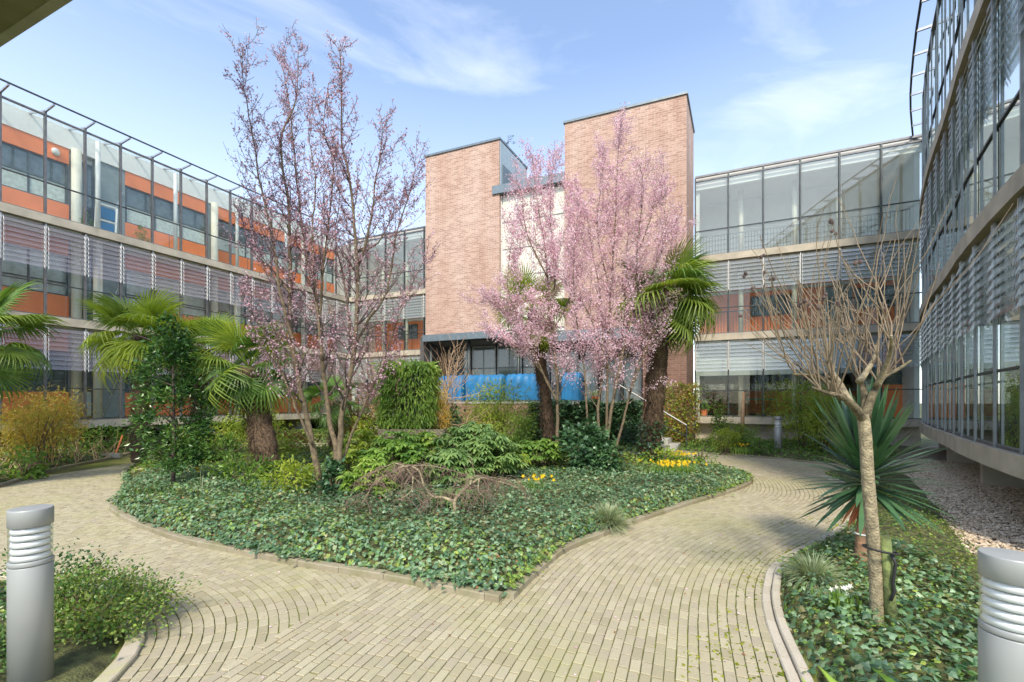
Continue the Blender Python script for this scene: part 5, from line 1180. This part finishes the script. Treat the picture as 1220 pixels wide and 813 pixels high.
# loose bits
x, y = G(143, 560); r = thing('broom', (x, y, .05), 'broom with an orange handle leaning at the left path edge', 'broom')
m = MB(); a, b = P(135, 549, 12.0), P(146, 519, 12.4); m.tube([a, b], .02, 6); m.build('handle', 'terracotta', r); m = MB(); m.box((a.x-.05, a.y, .08), .45, .12, .14, .2); m.build('brush_head', 'steel_light', r)
x, y = 7.0, 13.9; r = thing('wooden_post', (P(890, 500, 14.2).x, 14.2, 0), 'peeling orange brown wooden post in front of the right wing', 'post')
m = MB(); c = P(884, 500, 14.2); m.tube([(c.x, c.y, 0), (c.x+.02, c.y, 1.0), (c.x+.05, c.y, 1.9)], [.07, .06, .05], 9); m.build('post', 'wood', r, True)
# ground floor furniture in the right wing
def chair(p, label, mat, ang=0):
    r = thing('chair', tuple(p), label, 'chair'); p = Vector(p); m = MB(); m.box(p+Vector((0, 0, .45)), .46, .46, .05, ang); m.build('seat', mat, r)
    R_ = Matrix.Rotation(ang, 3, 'Z'); m = MB(); m.box(p+R_ @ Vector((0, .21, .78)), .46, .04, .42, ang); m.build('backrest', mat, r)
    for sx in (-.2, .2):
        for sy in (-.2, .2): m = MB(); q = p+R_ @ Vector((sx, sy, 0)); m.bar(q, q+Vector((0, 0, .43)), .035); m.build('leg', 'wood', r)
for t, lab, mt in ((.5, 'dark wooden chair behind the ground floor glass, left one', 'twig_red'), (1.1, 'pale wooden chair behind the ground floor glass, right of the dark one', 'bark_pale')):
    q = Qr(t, -2.2); chair((*q, LV[0]), lab, mt, .4)
q = Qr(2.6, -2.2); r = thing('table', (*q, LV[0]), 'green topped table behind the ground floor glass of the right wing', 'table')
m = MB(); m.box((*q, LV[0]+.74), 1.3, .7, .05, -.4); m.build('table_top', 'green_paint', r)
for a_, b_ in ((-.55, -.25), (.55, -.25), (-.55, .25), (.55, .25)): m = MB(); m.bar((q[0]+a_, q[1]+b_-a_*.4, LV[0]), (q[0]+a_, q[1]+b_-a_*.4, LV[0]+.715), .05); m.build('leg', 'wood', r)
for t, n_, s_, lab in ((.35, -1.4, .5, 'leafy potted house plant at the left end inside the right wing'), (1.9, -2.6, .55, 'potted house plant behind the middle ground floor pane of the right wing')):
    q = Qr(t, n_); r = thing('potted_plant', (*q, LV[0]), lab, 'plant'); m = MB(); m.lathe((*q, LV[0]), [(.12, 0), (.16, .28), (.14, .28)], 12); m.build('pot', 'terracotta', r); p, o = blob((*q, LV[0]+.85), (.4, .35, .5), 350, 14); leaves('foliage', p, o, .16, .05, 'green', r, LONG, .3)
q = Qr(4.35, -1.6); r = thing('globe_lamp', (*q, 3.0), 'pink globe lamp hanging inside the ground floor of the right wing', 'lamp'); m = MB(); m.sphere((*q, 2.75), .24, 16); m.build('globe', 'pink_lamp', r, True); m = MB(); m.tube([(*q, 2.95), (*q, 4.1)], .008, 5); m.build('cord', 'black', r)
q = w0+us*.1+u2*1.55; r = thing('potted_spider_plant', (*q, 1.57), 'spider plant in an orange pot on the terrace wall behind the pink cherry', 'plant'); m = MB(); m.lathe((*q, 1.573), [(.08, 0), (.12, .2), (.10, .2)], 12); m.build('pot', 'terracotta', r)
n = 60; a = rng.uniform(0, 6.28, n); V, Fc = blades(np.tile([*q, 1.77], (n, 1)), np.stack([np.cos(a), np.sin(a), rng.uniform(.6, 2, n)], 1), rng.uniform(.3, .5, n), .02, 1.6, 5); np_mesh('leaves', V, Fc, 'grass_tuft', r)
# tiny rooftop plants on tower
q = T1R+us*.8; r = thing('rooftop_seedling', (*q, 13.04), 'tiny seedling growing on the roof edge of the left brick tower', 'plant'); m = MB()
for k in range(5): m.tube(shoot(Vector((*q, 13.04))+rv()*.05*Vector((1, 1, 0)).length, Vector((random.gauss(0, .3), 0, 1)), .35, .2, .2, 3), .006, 4)
m.build('stem', 'bark_dark', r); p, o = blob((*q, 13.33), (.25, .2, .2), 60, 6); leaves('foliage', p, o, .07, .04, 'ivy_dark', r)

# ------------------------------------------------------------------ bollards
def bollard(x, y, h, label, rad=.088, tilt=0):
    r = thing('bollard_lamp', (x, y, 0), label, 'bollard', 'louvred garden bollard lamps'); R = rad
    m = MB(); m.lathe((x, y, -.02), [(R, 0), (R, h*.690+.02), (R*.985, h*.693+.02)], 40); m.build('post', 'bollard', r, True)
    m = MB(); m.lathe((x, y, h*.697), [(R*.985, 0), (R*1.0, .004), (R*1.0, .022), (R*.97, .026)], 40); m.build('collar', 'bollard', r, True)
    z0 = h*.697+.028; z1 = h*.905; m = MB()
    for k in range(5):
        zz = z0+(z1-z0)*k/5; dz = (z1-z0)/5; m.lathe((x, y, zz), [(R*.94, dz*.08), (R*.82, dz*.90)], 48)
    lv = m.build('louvre', 'bollard_reflector', r, False)
    for p_ in lv.data.polygons: p_.use_smooth = len(p_.vertices) == 4
    m = MB(); m.lathe((x, y, z0), [(R*.74, 0), (R*.74, z1-z0)], 24); m.build('lamp_core', 'steel', r, True)
    m = MB(); m.tube([(x, y, z0), (x, y, z1)], [R*.972, R*.972], 36, False); m.build('glass', 'bollard_glass', r, True)
    m = MB(); m.lathe((x, y, z1), [(R*.97, 0), (R*1.01, .003), (R*1.01, h-z1-.006), (R*.99, h-z1), (0.001, h-z1+.004)], 40); c = m.build('cap', 'bollard', r, False)
    for p_ in c.data.polygons: p_.use_smooth = len(p_.vertices) == 4 and abs(p_.normal.z) < .5
bx_, by_ = G(37, 822); bollard(-2.66, 2.39, 1.01, 'nearest grey louvred bollard lamp at the lower left, among small leaved bushes')
bollard(1.95, 1.69, 1.0, 'grey louvred bollard lamp cut off at the lower right corner')
bollard(*G(927, 541), 1.13, 'small distant louvred bollard lamp beside the bamboo on the right', .105)

# ------------------------------------------------------------------ sky, sun, camera
EL, AZ = math.radians(47), math.radians(-176)          # sun behind the viewer, a little to the left
sd = Vector((math.sin(AZ)*math.cos(EL), math.cos(AZ)*math.cos(EL), math.sin(EL)))
w = bpy.data.worlds.new('World'); bpy.context.scene.world = w; w.use_nodes = True; nt = w.node_tree; nt.nodes.clear(); Lk = nt.links.new
sky = nt.nodes.new('ShaderNodeTexSky'); sky.sky_type = 'NISHITA'; sky.sun_disc = False; sky.sun_elevation = EL; sky.sun_rotation = AZ; sky.air_density = 1.0; sky.dust_density = .8; sky.ozone_density = 1.3
tc = nt.nodes.new('ShaderNodeTexCoord'); mp = nt.nodes.new('ShaderNodeMapping'); mp.inputs['Scale'].default_value = (1.1, 1.6, 4.2); mp.inputs['Rotation'].default_value = (.25, -.22, .4); Lk(tc.outputs['Generated'], mp.inputs[0])
nz = nt.nodes.new('ShaderNodeTexNoise'); nz.inputs['Scale'].default_value = 1.7; nz.inputs['Detail'].default_value = 9; nz.inputs['Roughness'].default_value = .58; nz.inputs['Distortion'].default_value = .6; Lk(mp.outputs[0], nz.inputs['Vector'])
cr = nt.nodes.new('ShaderNodeValToRGB'); cr.color_ramp.elements[0].position = .44; cr.color_ramp.elements[0].color = (0, 0, 0, 1); cr.color_ramp.elements[1].position = .85; cr.color_ramp.elements[1].color = (.5, .5, .5, 1); Lk(nz.outputs['Fac'], cr.inputs[0])
# haze low down
sp = nt.nodes.new('ShaderNodeSeparateXYZ'); Lk(tc.outputs['Generated'], sp.inputs[0])
mr = nt.nodes.new('ShaderNodeMapRange'); mr.inputs[1].default_value = .05; mr.inputs[2].default_value = .62; mr.inputs[3].default_value = .50; mr.inputs[4].default_value = .04; Lk(sp.outputs['Z'], mr.inputs[0])
mxa = nt.nodes.new('ShaderNodeMath'); mxa.operation = 'MAXIMUM'; Lk(cr.outputs[0], mxa.inputs[0]); Lk(mr.outputs[0], mxa.inputs[1])
mx = nt.nodes.new('ShaderNodeMixRGB'); mx.inputs[2].default_value = (5.1, 5.2, 5.4, 1); Lk(mxa.outputs[0], mx.inputs[0]); Lk(sky.outputs[0], mx.inputs[1])
bg = nt.nodes.new('ShaderNodeBackground'); bg.inputs['Strength'].default_value = .15; Lk(mx.outputs[0], bg.inputs[0]); wo = nt.nodes.new('ShaderNodeOutputWorld'); Lk(bg.outputs[0], wo.inputs[0])
sl = bpy.data.lights.new('sun', 'SUN'); sl.energy = 2.0; sl.angle = math.radians(8); sl.color = (1, .91, .76); so = bpy.data.objects.new('sun', sl); COL.objects.link(so); so.rotation_euler = (-sd).to_track_quat('-Z', 'Y').to_euler()
cam = bpy.data.cameras.new('camera'); cam.sensor_width = 36; cam.lens = 36*F/1220; cam.shift_y = (HY-406.5)/1220; cam.clip_end = 1000; cam.clip_start = .05
co = bpy.data.objects.new('camera', cam); COL.objects.link(co); co.location = (0, 0, H); co.rotation_euler = (math.pi/2, 0, 0); bpy.context.scene.camera = co
sc = bpy.context.scene; sc.view_settings.view_transform = 'Standard'; sc.view_settings.look = 'None'; sc.view_settings.exposure = 1.25; sc.view_settings.gamma = 1
sc.render.engine = 'CYCLES'; sc.cycles.use_denoising = True; sc.cycles.max_bounces = 8; sc.cycles.transparent_max_bounces = 16; sc.cycles.diffuse_bounces = 3; sc.cycles.glossy_bounces = 3
sc.cycles.caustics_reflective = False; sc.cycles.caustics_refractive = False; sc.cycles.sample_clamp_indirect = 4
